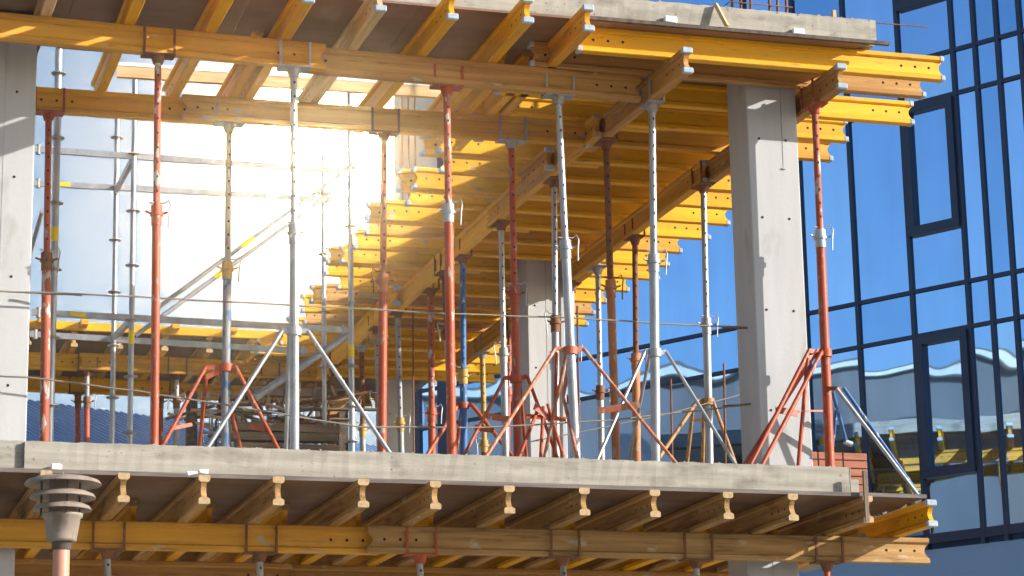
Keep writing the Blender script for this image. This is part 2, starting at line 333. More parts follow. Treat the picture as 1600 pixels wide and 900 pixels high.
# cross joists (along X) under the right deck
G = "cross joists under the right part of the upper deck"
NS = 23
for k in range(NS):
    y = 0.12 + 0.565 * k + random.uniform(-.015, .015)
    if k == 1: y = 0.54
    xl = 0.62 if k == 0 else 0.40 + random.uniform(-.17, .16)
    xr = 3.66 + random.uniform(-.12, .10)
    if k == 0: xr = 3.68
    if k in (3,): xr = 3.62
    mat = ["yellow_board", "tan_timber", "yellow_board", "yellow_board", "gold_timber"][k % 5] if k < 5 else random.choice(["yellow_board", "gold_timber", "yellow_board", "yellow_board", "yellow_board", "tan_timber"])
    if k == 0: lab = "long yellow edge joist nearest the street, under the upper slab's right half"
    elif k == NS - 1: lab = "farthest cross joist under the right part of the upper deck"
    else: lab = "%s cross joist, %s back from the street under the right of the upper deck" % ({"yellow_board": "yellow", "tan_timber": "brown", "gold_timber": "golden"}[mat], ORD[k])
    if k in (2,):   # broken round the column
        beam((xl, y), (xr + 0.28, y), ZS, mat, lab, G, name="timber_joist", caps=(1, 1))
    else: beam((xl, y), (xr, y), ZS, mat, lab, G, name="timber_joist", caps=(1, 1))
    if k in (3, 5, 7, 9, 12, 15):           # lapped second joist on the courtyard side
        beam((xl - 0.12, y + 0.1), (xl + 1.5, y + 0.1), ZS, "yellow_board", "short yellow joist lapped behind the %s cross joist at the courtyard edge" % ORD[k], G, name="timber_joist", caps=(1, 0))

# back wing across the courtyard
G = "timber beams of the back deck across the courtyard"
beam((-6.5, 11.9), (-1.55, 11.88), ZP, "yellow_board", "yellow carrying beam at the left of the back deck's front row", G, caps=(0, 1))
beam((-1.72, 11.8), (1.3, 11.9), ZP, "gold_timber", "golden carrying beam of the back deck's front row, right piece", G)
beam((-6.5, 13.25), (-0.4, 13.25), ZP, "yellow_board", "yellow carrying beam at the left of the back deck's inner row", G)
beam((-0.6, 13.35), (2.2, 13.35), ZP, "gold_timber", "golden carrying beam of the back deck's inner row, right piece", G)
for i in range(13):
    x = -5.0 + 0.53 * i
    beam((x, 11.45), (x, 14.1), ZS, random.choice(["gold_timber", "tan_timber", "yellow_board"]), "joist of the back deck, %s from the left, pointing at the courtyard" % ORD[i], G, name="timber_joist")
for i in range(5):
    x = -3.7 + 1.0 * i
    beam((x, 11.2), (x, 12.6), 8.10 - 0.0, "gold_timber", "loose timber beam lying on top of the back deck edge, %s from the left" % ORD[i], G, name="timber_beam", caps=(0, 0), holes=0) if False else None
def plank(name, p0, p1, w, h, mat, label, cat="plank", group=None, up=(0, 0, 1)):
    p0 = Vector(p0); p1 = Vector(p1); L_ = (p1 - p0).length
    b = MB(); b.box((0, -w / 2, -h / 2), (L_, w / 2, h / 2), min(w, h) * 0.06)
    d = (p1 - p0).normalized(); u = Vector(up); u = (u - d * u.dot(d)).normalized(); q = u.cross(d)
    rot = Matrix((d, q, u)).transposed().to_quaternion()
    o = link(name, b.mesh(name, [mat]), None, p0, rot); tag(o, label, cat, group); return o
for i in range(5):
    p = at([64, 130, 272, 362, 440][i], [505, 512, 521, 530, 536][i], 1, 11.3)
    plank("timber_stub", (p.x, 11.15, 8.10), (p.x + 0.02, 12.2, 8.10), 0.09, 0.075, "gold_timber", "squared timber lying on top of the back deck's edge, %s from the left" % ORD[i], "timber", "timbers lying on the back deck")

# ------------------------------------------------------------------ slabs and shuttering
def slab(name, poly, z0, z1, mat, parent=None, ch=0.0):
    b = MB(); n = len(poly)
    vs = [(x, y, z0) for x, y in poly] + [(x, y, z1) for x, y in poly]
    b.add(vs, [tuple(range(n))[::-1], tuple(range(n, 2 * n))] + [(i, (i + 1) % n, n + (i + 1) % n, n + i) for i in range(n)])
    return link(name, b.mesh(name, [mat]), parent)
def rough_front(x0, x1, z0, z1, y, amp=0.0035, step=0.05):
    """front strip of a slab with an uneven top arris, as extra geometry joined to the slab"""
    b = MB(); n = int((x1 - x0) / step); top = []; bot = []
    for i in range(n + 1):
        x = x0 + (x1 - x0) * i / n
        top.append((x, y + random.uniform(0, .004), z1 + random.uniform(-amp, amp) * (3 if random.random() < .08 else 1)))
        bot.append((x, y + random.uniform(0, .003), z0 + random.uniform(0, .003)))
    back = [(x, y + 0.06, z) for x, yy, z in top]
    vs = bot + top + back; m = n + 1
    fs = [(i, i + 1, m + i + 1, m + i) for i in range(n)] + [(m + i, m + i + 1, 2 * m + i + 1, 2 * m + i) for i in range(n)]
    b.add(vs, fs); return b
t = link("upper_floor_slab", None, None, (0, 0, ZU)); tag(t, "upper concrete slab with a board-marked grey edge, on the yellow and brown beams", "floor slab")
def child(name, mb, mats, parent):
    o = link(name, mb.mesh(name, mats), parent); o.location = -Vector(parent.location) if parent.parent is None else (0, 0, 0); return o
b = MB()
def extr(b, poly, z0, z1):
    n = len(poly); vs = [(x, y, z0) for x, y in poly] + [(x, y, z1) for x, y in poly]
    b.add(vs, [tuple(range(n))[::-1], tuple(range(n, 2 * n))] + [(i, (i + 1) % n, n + (i + 1) % n, n + i) for i in range(n)])
extr(b, [(-7, 0.03), (3.06, 0.03), (3.06, 15), (1.6, 15), (1.6, 1.4), (-7, 1.4)], ZU, ZU + 0.2)
rf = rough_front(-7, 3.07, ZU + 0.001, ZU + 0.203, 0.0); b.add(rf.v, rf.f)
child("slab", b, ["cast_concrete"], t)
b = MB(); extr(b, [(-7, 11.7), (1.55, 11.7), (1.55, 15), (-7, 15)], ZU, ZU + 0.05)
# shuttering boards as a thing under the slab
t2 = link("plywood_shuttering", None, None, (0, 0, ZPLY)); tag(t2, "dark brown film-faced plywood shuttering under the upper slab, seen between the joists", "shuttering")
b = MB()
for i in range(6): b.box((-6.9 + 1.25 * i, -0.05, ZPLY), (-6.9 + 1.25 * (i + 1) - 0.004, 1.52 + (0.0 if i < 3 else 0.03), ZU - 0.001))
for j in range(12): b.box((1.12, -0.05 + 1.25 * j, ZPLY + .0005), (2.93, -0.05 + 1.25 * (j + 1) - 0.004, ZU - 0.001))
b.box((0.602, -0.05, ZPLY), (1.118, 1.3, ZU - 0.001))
child("sheet", b, ["flare_washed_ply"], t2)
b = MB(); b.box((0.6, -0.085, ZPLY - 0.004), (3.14, -0.052, ZPLY + 0.024)); child("edge_strip", b, ["dark_formboard"], t2)
t3 = link("plywood_shuttering", None, None, (0, 11.45, ZPLY)); tag(t3, "pale edged plywood deck of the back wing beyond the courtyard", "shuttering")
b = MB(); b.box((-7, 11.42, ZPLY), (1.1, 14.6, ZPLY + 0.022)); child("sheet", b, ["film_ply"], t3)
b = MB(); b.box((-7, 11.36, ZPLY - 0.02), (1.05, 11.415, ZPLY + 0.075)); child("edge_strip", b, ["yellow_board"], t3)

# lower slab
ZL = 4.5
t = link("lower_floor_slab", None, None, (0, 0, ZL)); tag(t, "lower concrete slab with a long grey board-marked edge, on which the props stand", "floor slab")
b = MB(); extr(b, [(-3.46, 0.03), (2.65, 0.03), (2.65, 0.5), (2.95, 0.5), (2.95, 3.5), (4.3, 3.5), (4.3, 4.6), (2.95, 4.6), (2.95, 14.9), (-12, 14.9), (-12, 0.05), (-3.47, 0.05)], ZL, Z1 - 0.004)
rf = rough_front(-3.455, 2.65, ZL + 0.001, Z1 + 0.002, 0.0); b.add(rf.v, rf.f)
b.box((2.646, 0.0, ZL + .001), (2.652, 0.05, Z1))
child("slab", b, ["cast_concrete"], t)
b = MB(); rf = rough_front(-9, -3.46, ZL + 0.001, Z1 + 0.006, 0.035); b.add(rf.v, rf.f); b.box((-3.47, 0.036, ZL + 0.001), (-3.462, 0.1, Z1 + .004)); child("edge_board", b, ["cast_concrete"], t)
t2 = link("plywood_shuttering", None, None, (0, 0, ZL - .02)); tag(t2, "thin dark plywood sheet under the lower slab, sticking out past its right end", "shuttering")
b = MB()
for j in range(12):
    for i in range(5):
        b.box((-9 + 2.45 * i, -0.04 + 1.25 * j, ZL - 0.022), (-9 + 2.45 * (i + 1) - 0.004 if i < 4 else 3.24, -0.04 + 1.25 * (j + 1) - 0.004, ZL - 0.001))
child("sheet", b, ["film_ply"], t2)
b = MB(); b.box((-9, -0.062, ZL - 0.026), (3.24, -0.042, ZL + 0.003)); child("edge_strip", b, ["ply_edge"], t2)

# lower level beams
ZLS, ZLP = ZL - 0.222, ZL - 0.422
G = "joists with sawn ends under the lower slab"
lx = [-3.32, -2.80, -2.25, -1.74, -1.14, -0.62, -0.045, 0.52, 1.06, 1.63, 2.145, 2.75]
for i, x in enumerate(lx):
    y0 = -0.05 - (0.13 if i in (3, 4, 5) else 0.10 if i < 3 else 0.02)
    lab = "brown joist with a sawn notched end under the lower slab, %s from the left" % ORD[i]
    beam((x, y0), (x + random.uniform(-.04, .04), 3.9), ZLS, "worn_timber", lab, G, name="timber_joist")
beam((3.33, 0.05), (3.3, 3.4), ZLS, "yellow_board", "yellow joist with two pale grey caps at the right end of the lower deck", G, name="timber_joist", caps=(1, 0))
beam((3.05, 0.72), (3.02, 3.6), ZLS, "yellow_board", "yellow joist just behind the capped one at the lower deck's right end", G, name="timber_joist")
for i in range(11):
    x = -3.12 + 0.56 * i
    beam((x, 1.05), (x, 4.2), ZLS, "yellow_board", "yellow doubling joist behind the lower carrying beam, %s from the left" % ORD[i], "doubling joists under the lower slab", name="timber_joist", holes=0)
G = "carrying beams under the lower slab"
beam((-5.2, 0.79), (-0.80, 0.79), ZLP, "gold_timber", "long golden brown carrying beam under the left half of the lower slab", G)
beam((-0.90, 0.70), (3.60, 0.70), ZLP, "worn_timber", "long brown carrying beam under the lower slab's right half, its end sunlit", G)
beam((-5.2, 2.95), (-1.0, 2.95), ZLP, "tan_timber", "shaded carrying beam of the second row under the lower slab, left piece", G)
beam((-1.2, 3.03), (3.5, 3.03), ZLP, "tan_timber", "shaded carrying beam of the second row under the lower slab, right piece", G)

# ------------------------------------------------------------------ columns
def column(x0, y0, w, d, z0, z1, label, seam=0.72, form=False, cord=False):
    t = link("concrete_column", None, None, (x0 + w / 2, y0 + d / 2, z0)); tag(t, label, "column", "square concrete columns")
    b = MB(); b.box((-w / 2, -d / 2, 0), (w / 2, d / 2, z1 - z0), 0.008)
    link("shaft", b.mesh("shaft", ["column_concrete"]), t)
    b = MB(); sx = -w / 2 + w * seam
    zc = 0.02 if not cord else z1 - z0 - 0.85
    b.box((sx, -d / 2 - 0.0025, zc), (sx + (0.003 if not cord else .005), -d / 2 + 0.01, z1 - z0 - 0.02))
    if cord: b.box((sx - .014, -d / 2 - .012, zc - .012), (sx + .018, -d / 2 + .01, zc), .003)
    link("board_seam", b.mesh("board_seam", ["dull_zinc"]), t)
    for zz in (0.55, 1.35, 2.1, 2.75):
        for xx in (-0.12, 0.11):
            if zz < z1 - z0 - .1:
                b = MB(); b.tube((xx, -d / 2 - 0.003, zz), (xx, -d / 2 + .02, zz), 0.010, 10); link("tie_hole", b.mesh("tie_hole", ["bolt_dark"]), t)
    if form:
        b = MB(); b.box((-w / 2 - .03, -d / 2 - .03, z1 - z0), (w / 2 + .03, d / 2 + .03, z1 - z0 + .21)); link("shutter_collar", b.mesh("shutter_collar", ["dark_formboard"]), t)
    return t
column(2.20, 0.62, 0.43, 0.40, Z1 - .01, ZPLY - .003, "front right concrete column, its sunlit face crossed by prop shadows", 0.68, cord=True)
column(-3.87, 0.80, 0.50, 0.40, Z1 - .01, 7.84, "concrete column at the left edge of the picture, shaded above and pale below", 0.55, form=True)
column(2.20, 6.58, 0.40, 0.40, Z1 - .01, ZPLY - .003, "middle distance concrete column behind the crowd of props, its top in shade", 0.5)
column(2.20, 12.7, 0.40, 0.40, Z1 - .01, ZPLY - .003, "farthest concrete column, at the back of the right deck", 0.5)
column(-3.87, 0.95, 0.46, 0.40, 0, ZL - .23, "ground floor concrete column at the bottom left corner", 0.5)
column(2.20, 1.0, 0.43, 0.40, 0, ZL - .23, "ground floor concrete column at the bottom right under the lower deck", 0.5)

# ------------------------------------------------------------------ steel props
def holes(b, x, y, z0, z1, r, step=0.1):
    k = 0; z = z0
    while z < z1:
        for a in (-PI / 2, ):
            pass
        c = [(x + 0.0085 * math.cos(2 * PI * i / 8), y - math.sqrt(max(r * r - (0.0085 * math.cos(2 * PI * i / 8)) ** 2, 0)) - 0.0012, z + 0.011 * math.sin(2 * PI * i / 8)) for i in range(8)]
        b.add(c, [tuple(range(8))]); z += step
def fork(b, ax, w=0.105, h=0.19):
    """plate on the tube top, four upright bars that grip the beam; ax = beam direction"""
    if ax == 'x': a = (0.11, 0.058)
    else: a = (0.058, 0.11)
    b.box((-a[0] - .01, -a[1] - .01, -0.010), (a[0] + .01, a[1] + .01, -0.002))
    for sx in (-1, 1):
        for sy in (-1, 1):
            x = sx * a[0]; y = sy * a[1]
            b.box((x - .009, y - .006, -0.002), (x + .009, y + .006, h))
    b.tube((0, 0, -0.07), (0, 0, -0.01), 0.036, 12, 0.055)
PROPS = {}
def prop(key, hpx, fpx, Y, ax, outer, inner, nut, head, cpx, label, ro=0.036, ri=0.0285, ztop=ZP, zbase=Z1, group="steel props standing on the lower slab", fork_on=True, flat=False):
    ro *= .86; ri *= .86
    top = at(hpx[0], hpx[1], 1, Y); q = at(fpx[0], fpx[1], 1, Y)
    dirv = (top - q)
    base = q - dirv * ((q.z - zbase) / dirv.z)
    top = q + dirv * ((ztop - 0.003 - q.z) / dirv.z)
    d = (top - base); Lg = d.length; d.normalize()
    rot = Vector((0, 0, 1)).rotation_difference(d)
    zc = (at(hpx[0], cpx, 1, Y).z - zbase)
    t = link("steel_prop", None, None, base, rot); tag(t, label, "prop", group)
    b = MB(); b.tube((0, 0, 0.008), (0, 0, zc - 0.05), ro, 16); link("outer_tube", b.mesh("outer_tube", [outer]), t)
    b = MB(); b.tube((0, 0, zc - 0.05), (0, 0, Lg - 0.05), ri, 14); b.cur = 1; holes(b, 0, 0, zc + 0.12, Lg - 0.1, ri, 0.11)
    link("inner_tube", b.mesh("inner_tube", [inner, "bolt_dark"]), t)
    b = MB(); b.tube((0, 0, zc - 0.13), (0, 0, zc - .06), ro + 0.006, 16); b.tube((0, 0, zc - 0.06), (0, 0, zc - 0.035), ro + .017, 12); b.tube((0, 0, zc - 0.035), (0, 0, zc + 0.015), ro + 0.009, 12)
    for s in (-1, 1): b.tube((s * (ro + .005), 0, zc - .045), (s * (ro + .05), -.01, zc - .03), 0.008, 6)
    nt_ = link("adjusting_nut", b.mesh("adjusting_nut", [nut]), t)
    b = MB(); s = random.choice((-1, 1, 1))
    b.path([(-s * (ri + .03), -.01, zc + .035), (s * (ri + .035), -.01, zc + .035), (s * (ri + .06), -.015, zc + .06), (s * (ri + .075), -.02, zc + .02), (s * (ri + .062), -.03, zc - .06), (s * (ri + .058), -.03, zc - .15)], 0.006, 6)
    link("pin_hook", b.mesh("pin_hook", ["galvanised" if nut != "rust_orange" else "rusty_steel"]), t)
    b = MB(); b.box((-.06, -.06, 0), (.06, .06, .008)); link("base_plate", b.mesh("base_plate", [outer]), t)
    if fork_on:
        b = MB(); fork(b, ax); o = link("fork_head", b.mesh("fork_head", [head]), t, (0, 0, Lg + 0.003)); o.rotation_mode = 'QUATERNION'; o.rotation_quaternion = rot.inverted()
    else:
        b = MB(); b.box((-.07, -.07, -.01), (.07, .07, -.002)); b.tube((0, 0, -.05), (0, 0, -.01), ri + .01, 10); link("head_plate", b.mesh("head_plate", [head]), t, (0, 0, Lg + .002))
    PROPS[key] = (base, top); return t
yP1 = lambda px: P1y(at(px, 120, 1, 0.4).x)
prop('b', (247, 90), (241, 693), 0.37, 'x', "red_paint", "worn_red", "red_paint", "rusty_steel", 325, "bright red prop, first one right of the left column's grey and red pair")
prop('d', (459, 100), (460, 701), 0.42, 'x', "galvanised", "galvanised", "galvanised", "galvanised", 355, "silver prop against the brightest sky, with a grey tripod at its foot", ro=.041, ri=.031)
prop('f', (698, 133), (706, 711), 0.58, 'x', "red_paint", "worn_red", "galvanised", "red_paint", 322, "thick bright red prop in the middle, with a bright steel nut high up", ro=.042, ri=.032)
prop('h', (872, 150), (900, 717), 0.60, 'x', "galvanised", "galvanised", "galvanised", "dull_zinc", 378, "leaning silver prop with a row of dark holes, right of centre", ro=.042, ri=.031)
prop('a', (76, 180), (69, 688), 1.93, 'x', "worn_red", "red_paint", "rusty_steel", "red_paint", 398, "worn red prop beside the left column, paint flaking from its lower tube", ro=.042, ri=.03)
prop('c', (358, 197), (352, 698), 1.90, 'x', "flaked_blue", "dull_zinc", "ochre_cast", "dull_zinc", 412, "grey prop with a yellow nut and flaked blue lower end, red tripod at its foot", ro=.04, ri=.03)
prop('e', (600, 215), (597, 706), 1.84, 'x', "red_paint", "rust_orange", "rust_orange", "rusty_steel", 432, "red prop left of the thick central one, its upper tube rusty orange", ro=.042, ri=.031)
prop('g', (799, 228), (809, 713), 1.82, 'x', "red_paint", "red_paint", "red_paint", "dull_zinc", 450, "red prop left of the leaning silver one, rising through a red tripod", ro=.04, ri=.031)
prop('j', (1019, 166), (1025, 721), 0.62, 'y', "galvanised", "galvanised", "galvanised", "dull_zinc", 400, "tall silver prop under the capped brown beam, with a large hook on its nut", ro=.043, ri=.033)
prop('i', (947, 225), (963, 719), 1.66, 'y', "rust_orange", "rusty_steel", "rust_orange", "rusty_steel", 440, "rust orange prop between the two silver props right of centre", ro=.04, ri=.032)
prop('n', (866, 280), (869, 707), 2.85, 'y', "galvanised", "galvanised", "rusty_steel", "rusty_steel", 496, "grey prop just behind the leaning silver one, with a rusty nut", ro=.038, ri=.03)
prop('o', (783, 350), (790, 706), 4.35, 'y', "galvanised", "galvanised", "dull_zinc", "rusty_steel", 546, "slim silver prop left of the middle distance column", ro=.038, ri=.03)
prop('p', (723, 405), (725, 709), 5.65, 'y', "blue_paint", "blue_paint", "ochre_cast", "rusty_steel", 580, "blue prop with an ochre nut, right of the thick red prop", ro=.042, ri=.034)
prop('q', (673, 457), (675, 706), 7.05, 'y', "red_paint", "worn_red", "red_paint", "rusty_steel", 640, "slim dark red prop in the deck's shade, left of the thick red prop", ro=.046, ri=.038)
prop('r', (621, 482), (627, 704), 8.1, 'y', "dull_zinc", "dull_zinc", "ochre_cast", "rusty_steel", 655, "grey prop with a yellow nut near the farthest column", ro=.038, ri=.032)
prop('s', (565, 540), (567, 702), 9.85, 'y', "dull_zinc", "rusty_steel", "ochre_cast", "dull_zinc", 665, "thin brown prop with an ochre nut left of the farthest column", ro=.038, ri=.034)
prop('m', (1273, 170), (1297, 731), 0.36, 'y', "red_paint", "worn_red", "galvanised", "red_paint", 362, "bright red prop at the right end, beside the front right column", ro=.043, ri=.031)
prop('l', (1099, 292), (1109, 723), 2.72, 'y', "galvanised", "galvanised", "galvanised", "rusty_steel", 500, "silver prop just left of the front right column, with an ochre tripod", ro=.04, ri=.031)
prop('k', (992, 373), (995, 719), 4.55, 'y', "rust_orange", "rusty_steel", "rust_orange", "rusty_steel", 555, "brown prop between the tall silver prop and the rust orange one", ro=.044, ri=.032)
prop('t', (934, 420), (940, 716), 5.75, 'y', "galvanised", "galvanised", "rusty_steel", "dull_zinc", 605, "silver prop right of the leaning one, farther back, nut near its foot", ro=.04, ri=.032)
prop('u', (754, 562), (757, 710), 9.9, 'y', "rusty_steel", "ochre_cast", "ochre_cast", "dull_zinc", 690, "ochre brown prop at the back, right of the blue one", ro=.042, ri=.036)
def pxof(x, y, z):
    v = Vector((x, y, z)) - CAM; c = RI.transposed() @ v
    return (800 + F * c.x / c.z, 450 + F * c.y / c.z)
for k, (x, y, o_m, i_m, n_m) in enumerate([(2.66, 7.7, "dull_zinc", "dull_zinc", "rusty_steel"), (2.68, 8.8, "red_paint", "worn_red", "red_paint"), (1.16, 11.0, "worn_red", "rusty_steel", "rusty_steel"),
        (1.18, 8.9, "galvanised", "dull_zinc", "ochre_cast"), (2.66, 6.5, "galvanised", "galvanised", "rusty_steel"), (1.24, 6.3, "dull_zinc", "rusty_steel", "rusty_steel")]):
    prop('y%d' % k, pxof(x, y, ZP), pxof(x + random.uniform(-.06, .06), y, 6.5), y, 'y', o_m, i_m, n_m, "rusty_steel", pxof(x, y, 6.9 + .1 * (k % 3))[1],
         ["slim grey prop behind the middle distance column", "thin red prop far back under the right receding row", "thin worn prop far back at the end of the middle receding row",
          "thin silver prop with an ochre nut far back in the middle row", "silver prop beside the middle distance column", "thin dull prop in the shade between the blue and dark red props"][k])
# props of the back wing
for k, (px, Y, mt) in enumerate([(122, 13.2, "red_paint"), (136, 11.85, "red_paint"), (176 + 75, 13.2, "worn_red"), (276, 11.85, "dull_zinc"), (372, 13.25, "dull_zinc"), (421, 11.9, "dull_zinc"), (497, 11.95, "galvanised"), (528, 13.3, "dull_zinc")]):
    prop('w%d' % k, (px, 600), (px - 0.5, 700), Y, 'x', mt, "dull_zinc" if k != 0 else "rusty_steel", "rusty_steel", "rusty_steel", 622,
         "prop under the back deck beyond the courtyard, %s from the left" % ORD[k], ro=.04, ri=.033, group="props under the back deck")
# ground floor props
for k, (px, Y, mt) in enumerate([(168, .79, "dull_zinc"), (406, .79, "dull_zinc"), (656, .72, "dull_zinc"), (880, .70, "dull_zinc"), (1088, .70, "dull_zinc"), (1292, .70, "red_paint")]):
    prop('g%d' % k, (px, 870), (px + .5, 900), Y, 'x', mt, mt, "rusty_steel", "red_paint" if k == 2 else "rusty_steel", 1180,
         "ground floor prop whose head grips the lower carrying beam, %s from the left" % ORD[k], ztop=ZLP, zbase=0.0, group="ground floor props")
# thin reinforcing rods standing at the back
# ------------------------------------------------------------------ tripods
def tripod(name_label, mat, legs, clamp=None, struts=(), r=0.0150, seg=8, group="prop tripods"):
    """legs: list of ((px,py,Y),(px,py,Y)) top and bottom"""
    r *= .85
    P = [(at(a[0], a[1], 1, a[2]), at(c[0], c[1], 1, c[2])) for a, c in legs]
    top = sum((p[0] for p in P), Vector()) / len(P)
    root = link("prop_tripod", None, None, (top.x, top.y, Z1)); tag(root, name_label, "tripod", group)
    for p, q in P:
        d = q - p; q2 = p + d * ((p.z - Z1) / (p.z - q.z)) if p.z - q.z > .05 else q
        b = MB(); b.tube(p - root.location, q2 - root.location, r, seg)
        link("leg", b.mesh("leg", [mat]), root)
    for k, (a, c, w) in enumerate(struts):
        p = at(*a[:2], 1, a[2]); q = at(*c[:2], 1, c[2]); b = MB(); b.bar(p - root.location, q - root.location, 0.008, w)
        link("strut", b.mesh("strut", [mat]), root)
    if clamp:
        base, tp = PROPS[clamp[0]]; z = at(400, clamp[1], 1, base.y).z; z = at(clamp[2] if len(clamp) > 2 else 400, clamp[1], 1, base.y).z
        f = (z - base.z) / (tp.z - base.z); c = base + (tp - base) * f - root.location
        b = MB(); b.tube(c - Vector((0, 0, .03)), c + Vector((0, 0, .03)), 0.053, 14)
        for p, q in P:
            pp = p - root.location; b.bar(c, pp, .012, .035)
        link("clamp", b.mesh("clamp", [mat]), root)
    return root
tripod("grey steel tripod spread round the silver prop in front of the bright sky", "galvanised",
       [((441, 517, .42), (326, 697, .30)), ((481, 517, .42), (608, 706, .30)), ((452, 525, .55), (447, 698, 1.1))], ('d', 518, 460), r=0.019)
tripod("red tripod round the grey prop left of centre", "red_paint",
       [((321, 574, 1.9), (256, 693, 1.75)), ((368, 573, 1.85), (433, 698, 1.7)), ((343, 575, 2.0), (375, 697, 2.5)), ((322, 590, 1.9), (315, 663, 2.2))], ('c', 575, 356), struts=[((270, 669, 1.8), (300, 663, 1.9), .03), ((388, 666, 1.8), (415, 671, 1.75), .04)], r=0.019)
tripod("red tripod round the red prop left of the leaning silver one", "red_paint",
       [((789, 590, 1.82), (727, 708, 1.6)), ((824, 588, 1.78), (868, 707, 1.5)), ((812, 592, 1.95), (822, 708, 2.4))], ('g', 592, 803), struts=[((760, 650, 1.7), (795, 655, 1.8), .05)], r=0.017)
tripod("large reddish tripod round the foot of the leaning silver prop", "faded_red",
       [((868, 544, .60), (786, 672, .30)), ((912, 545, .60), (1055, 722, .25)), ((886, 548, .75), (851, 712, 1.2)), ((880, 620, .7), (902, 713, .5))], ('h', 548, 892),
       struts=[((935, 642, .5), (1000, 632, .4), .05)], r=0.017)
tripod("low red tripod with a pressed steel foot, left of the leaning silver prop", "red_paint",
       [((842, 636, 1.3), (812, 712, 1.0)), ((849, 636, 1.3), (845, 712, 1.1)), ((856, 632, 1.3), (880, 714, 1.05)), ((870, 550, 1.35), (866, 712, 1.5))], None,
       struts=[((822, 650, 1.25), (884, 655, 1.25), .035), ((835, 634, 1.2), (868, 660, 1.3), .06)], r=0.017)
tripod("grey tripod round the tall silver prop under the capped beam", "galvanised",
       [((1008, 549, .62), (933, 719, .35)), ((1041, 550, .62), (1150, 727, .30)), ((1016, 552, .78), (982, 719, 1.3))], ('j', 552, 1024), r=0.0165)
tripod("ochre tripod round the silver prop left of the front right column", "tan_paint",
       [((1090, 626, 2.72), (1040, 700, 2.5)), ((1113, 624, 2.7), (1148, 722, 2.5)), ((1100, 628, 2.85), (1098, 722, 3.3)), ((1083, 634, 2.8), (1074, 720, 3.2))], ('l', 628, 1105), r=0.02,
       struts=[((1082, 656, 2.75), (1112, 656, 2.7), .025)])
tripod("red folded tripod leaning from the right end prop across the front right column", "red_paint",
       [((1276, 548, .34), (1158, 735, .12)), ((1264, 548, .32), (1172, 728, .08)), ((1283, 551, .30), (1188, 732, .02)), ((1262, 560, .3), (1255, 640, .3))], ('m', 552, 1288),
       struts=[((1212, 640, .2), (1246, 646, .25), .05), ((1236, 642, .25), (1292, 642, .36), .014)], r=0.02)
tripod("small red tripod round the blue prop", "red_paint",
       [((715, 634, 5.65), (668, 710, 5.4)), ((737, 632, 5.6), (800, 712, 5.3)), ((722, 636, 5.8), (712, 709, 6.3))], ('p', 634, 725), r=0.024,
       struts=[((742, 668, 5.5), (772, 672, 5.4), .06)])
# blue tripod hanging past the slab end: its own builder, foot on the plywood sheet
def free_tripod():
    root = link("prop_tripod", None, None, at(1310, 607, 1, .2)); tag(root, "blue and grey tripod at the far right, its long leg on the plywood's end", "tripod", "prop tripods")
    L_ = [((1307, 607, .15), (1436, 776, -.02), "galvanised"), ((1318, 606, .35), (1432, 768, .25), "blue_paint"), ((1301, 612, .35), (1322, 690, .5), "blue_paint"), ((1306, 640, .5), (1300, 700, .7), "blue_paint")]
    for a, c, m in L_:
        b = MB(); b.tube(at(a[0], a[1], 1, a[2]) - root.location, at(c[0], c[1], 1, c[2]) - root.location, 0.016, 8); link("leg", b.mesh("leg", [m]), root)
    b = MB(); b.bar(at(1293, 607, 1, .33) - root.location, at(1312, 607, 1, .2) - root.location, .03, .03); link("clamp", b.mesh("clamp", ["rusty_steel"]), root)
    b = MB(); p = at(1320, 690, 1, .5) - root.location; b.tube(p, p + Vector((.06, 0, -.02)), .022, 8); link("clamp", b.mesh("clamp", ["cap_plastic"]), root)
free_tripod()

# ------------------------------------------------------------------ scaffold across the courtyard
def standard(px, pxb, Y, zr, label, ztop, collar=None, r=0.0245):
    a = at(px, 300, 1, Y); c = at(pxb, 680, 1, Y); d = (a - c)
    base = c + d * ((Z1 - c.z) / d.z); top = base + d * ((ztop - Z1) / d.z)
    dd = (top - base).normalized(); rot = Vector((0, 0, 1)).rotation_difference(dd)
    t = link("scaffold_standard", None, None, base, rot); tag(t, label, "scaffold pole", "ring-lock scaffold poles")
    b = MB(); b.tube((0, 0, 0), (0, 0, ztop - Z1), r, 14); link("tube", b.mesh("tube", ["galvanised"]), t)
    for z in zr:
        z -= Z1
        if z <= 0.02: continue
        b = MB(); b.lathe([(r, -.004), (.062, -.005), (.062, .005), (r, .006)], 12, (0, 0, z))
        b.tube((0, 0, z - .02), (0, 0, z + .02), r + .004, 12); link("rosette", b.mesh("rosette", ["dull_zinc"]), t)
    if collar:
        b = MB(); b.tube((0, 0, collar - Z1 - .06), (0, 0, collar - Z1 + .06), r + .002, 14); link("yellow_band", b.mesh("yellow_band", ["yellow_label"]), t)
standard(87, 78, 2.6, [8.21, 7.66, 7.11, 6.56, 6.0, 5.45], "scaffold pole beside the worn red prop near the left column", 9.4, 6.85, r=.03)
standard(208.5, 203, 4.5, [8.14, 7.61, 7.11, 6.61, 6.1, 5.6, 5.1], "nearer scaffold pole of the pair left of the bright red prop, with a yellow band", 9.0, 6.45)
standard(181.5, 175, 6.0, [8.75, 8.25, 7.73, 7.22, 6.70, 6.2, 5.7], "scaffold pole farther back of the pair left of the bright red prop", 8.95)
standard(547, 550, 6.0, [8.6, 8.0, 7.22, 6.6, 6.2, 5.86], "scaffold pole left of the red prop with the rusty upper tube", 9.6, 6.75, r=.028)
standard(505, 507, 8.0, [8.9, 8.23, 7.6, 7.0, 6.4], "thin scaffold pole right of the silver prop in the bright sky", 9.4)
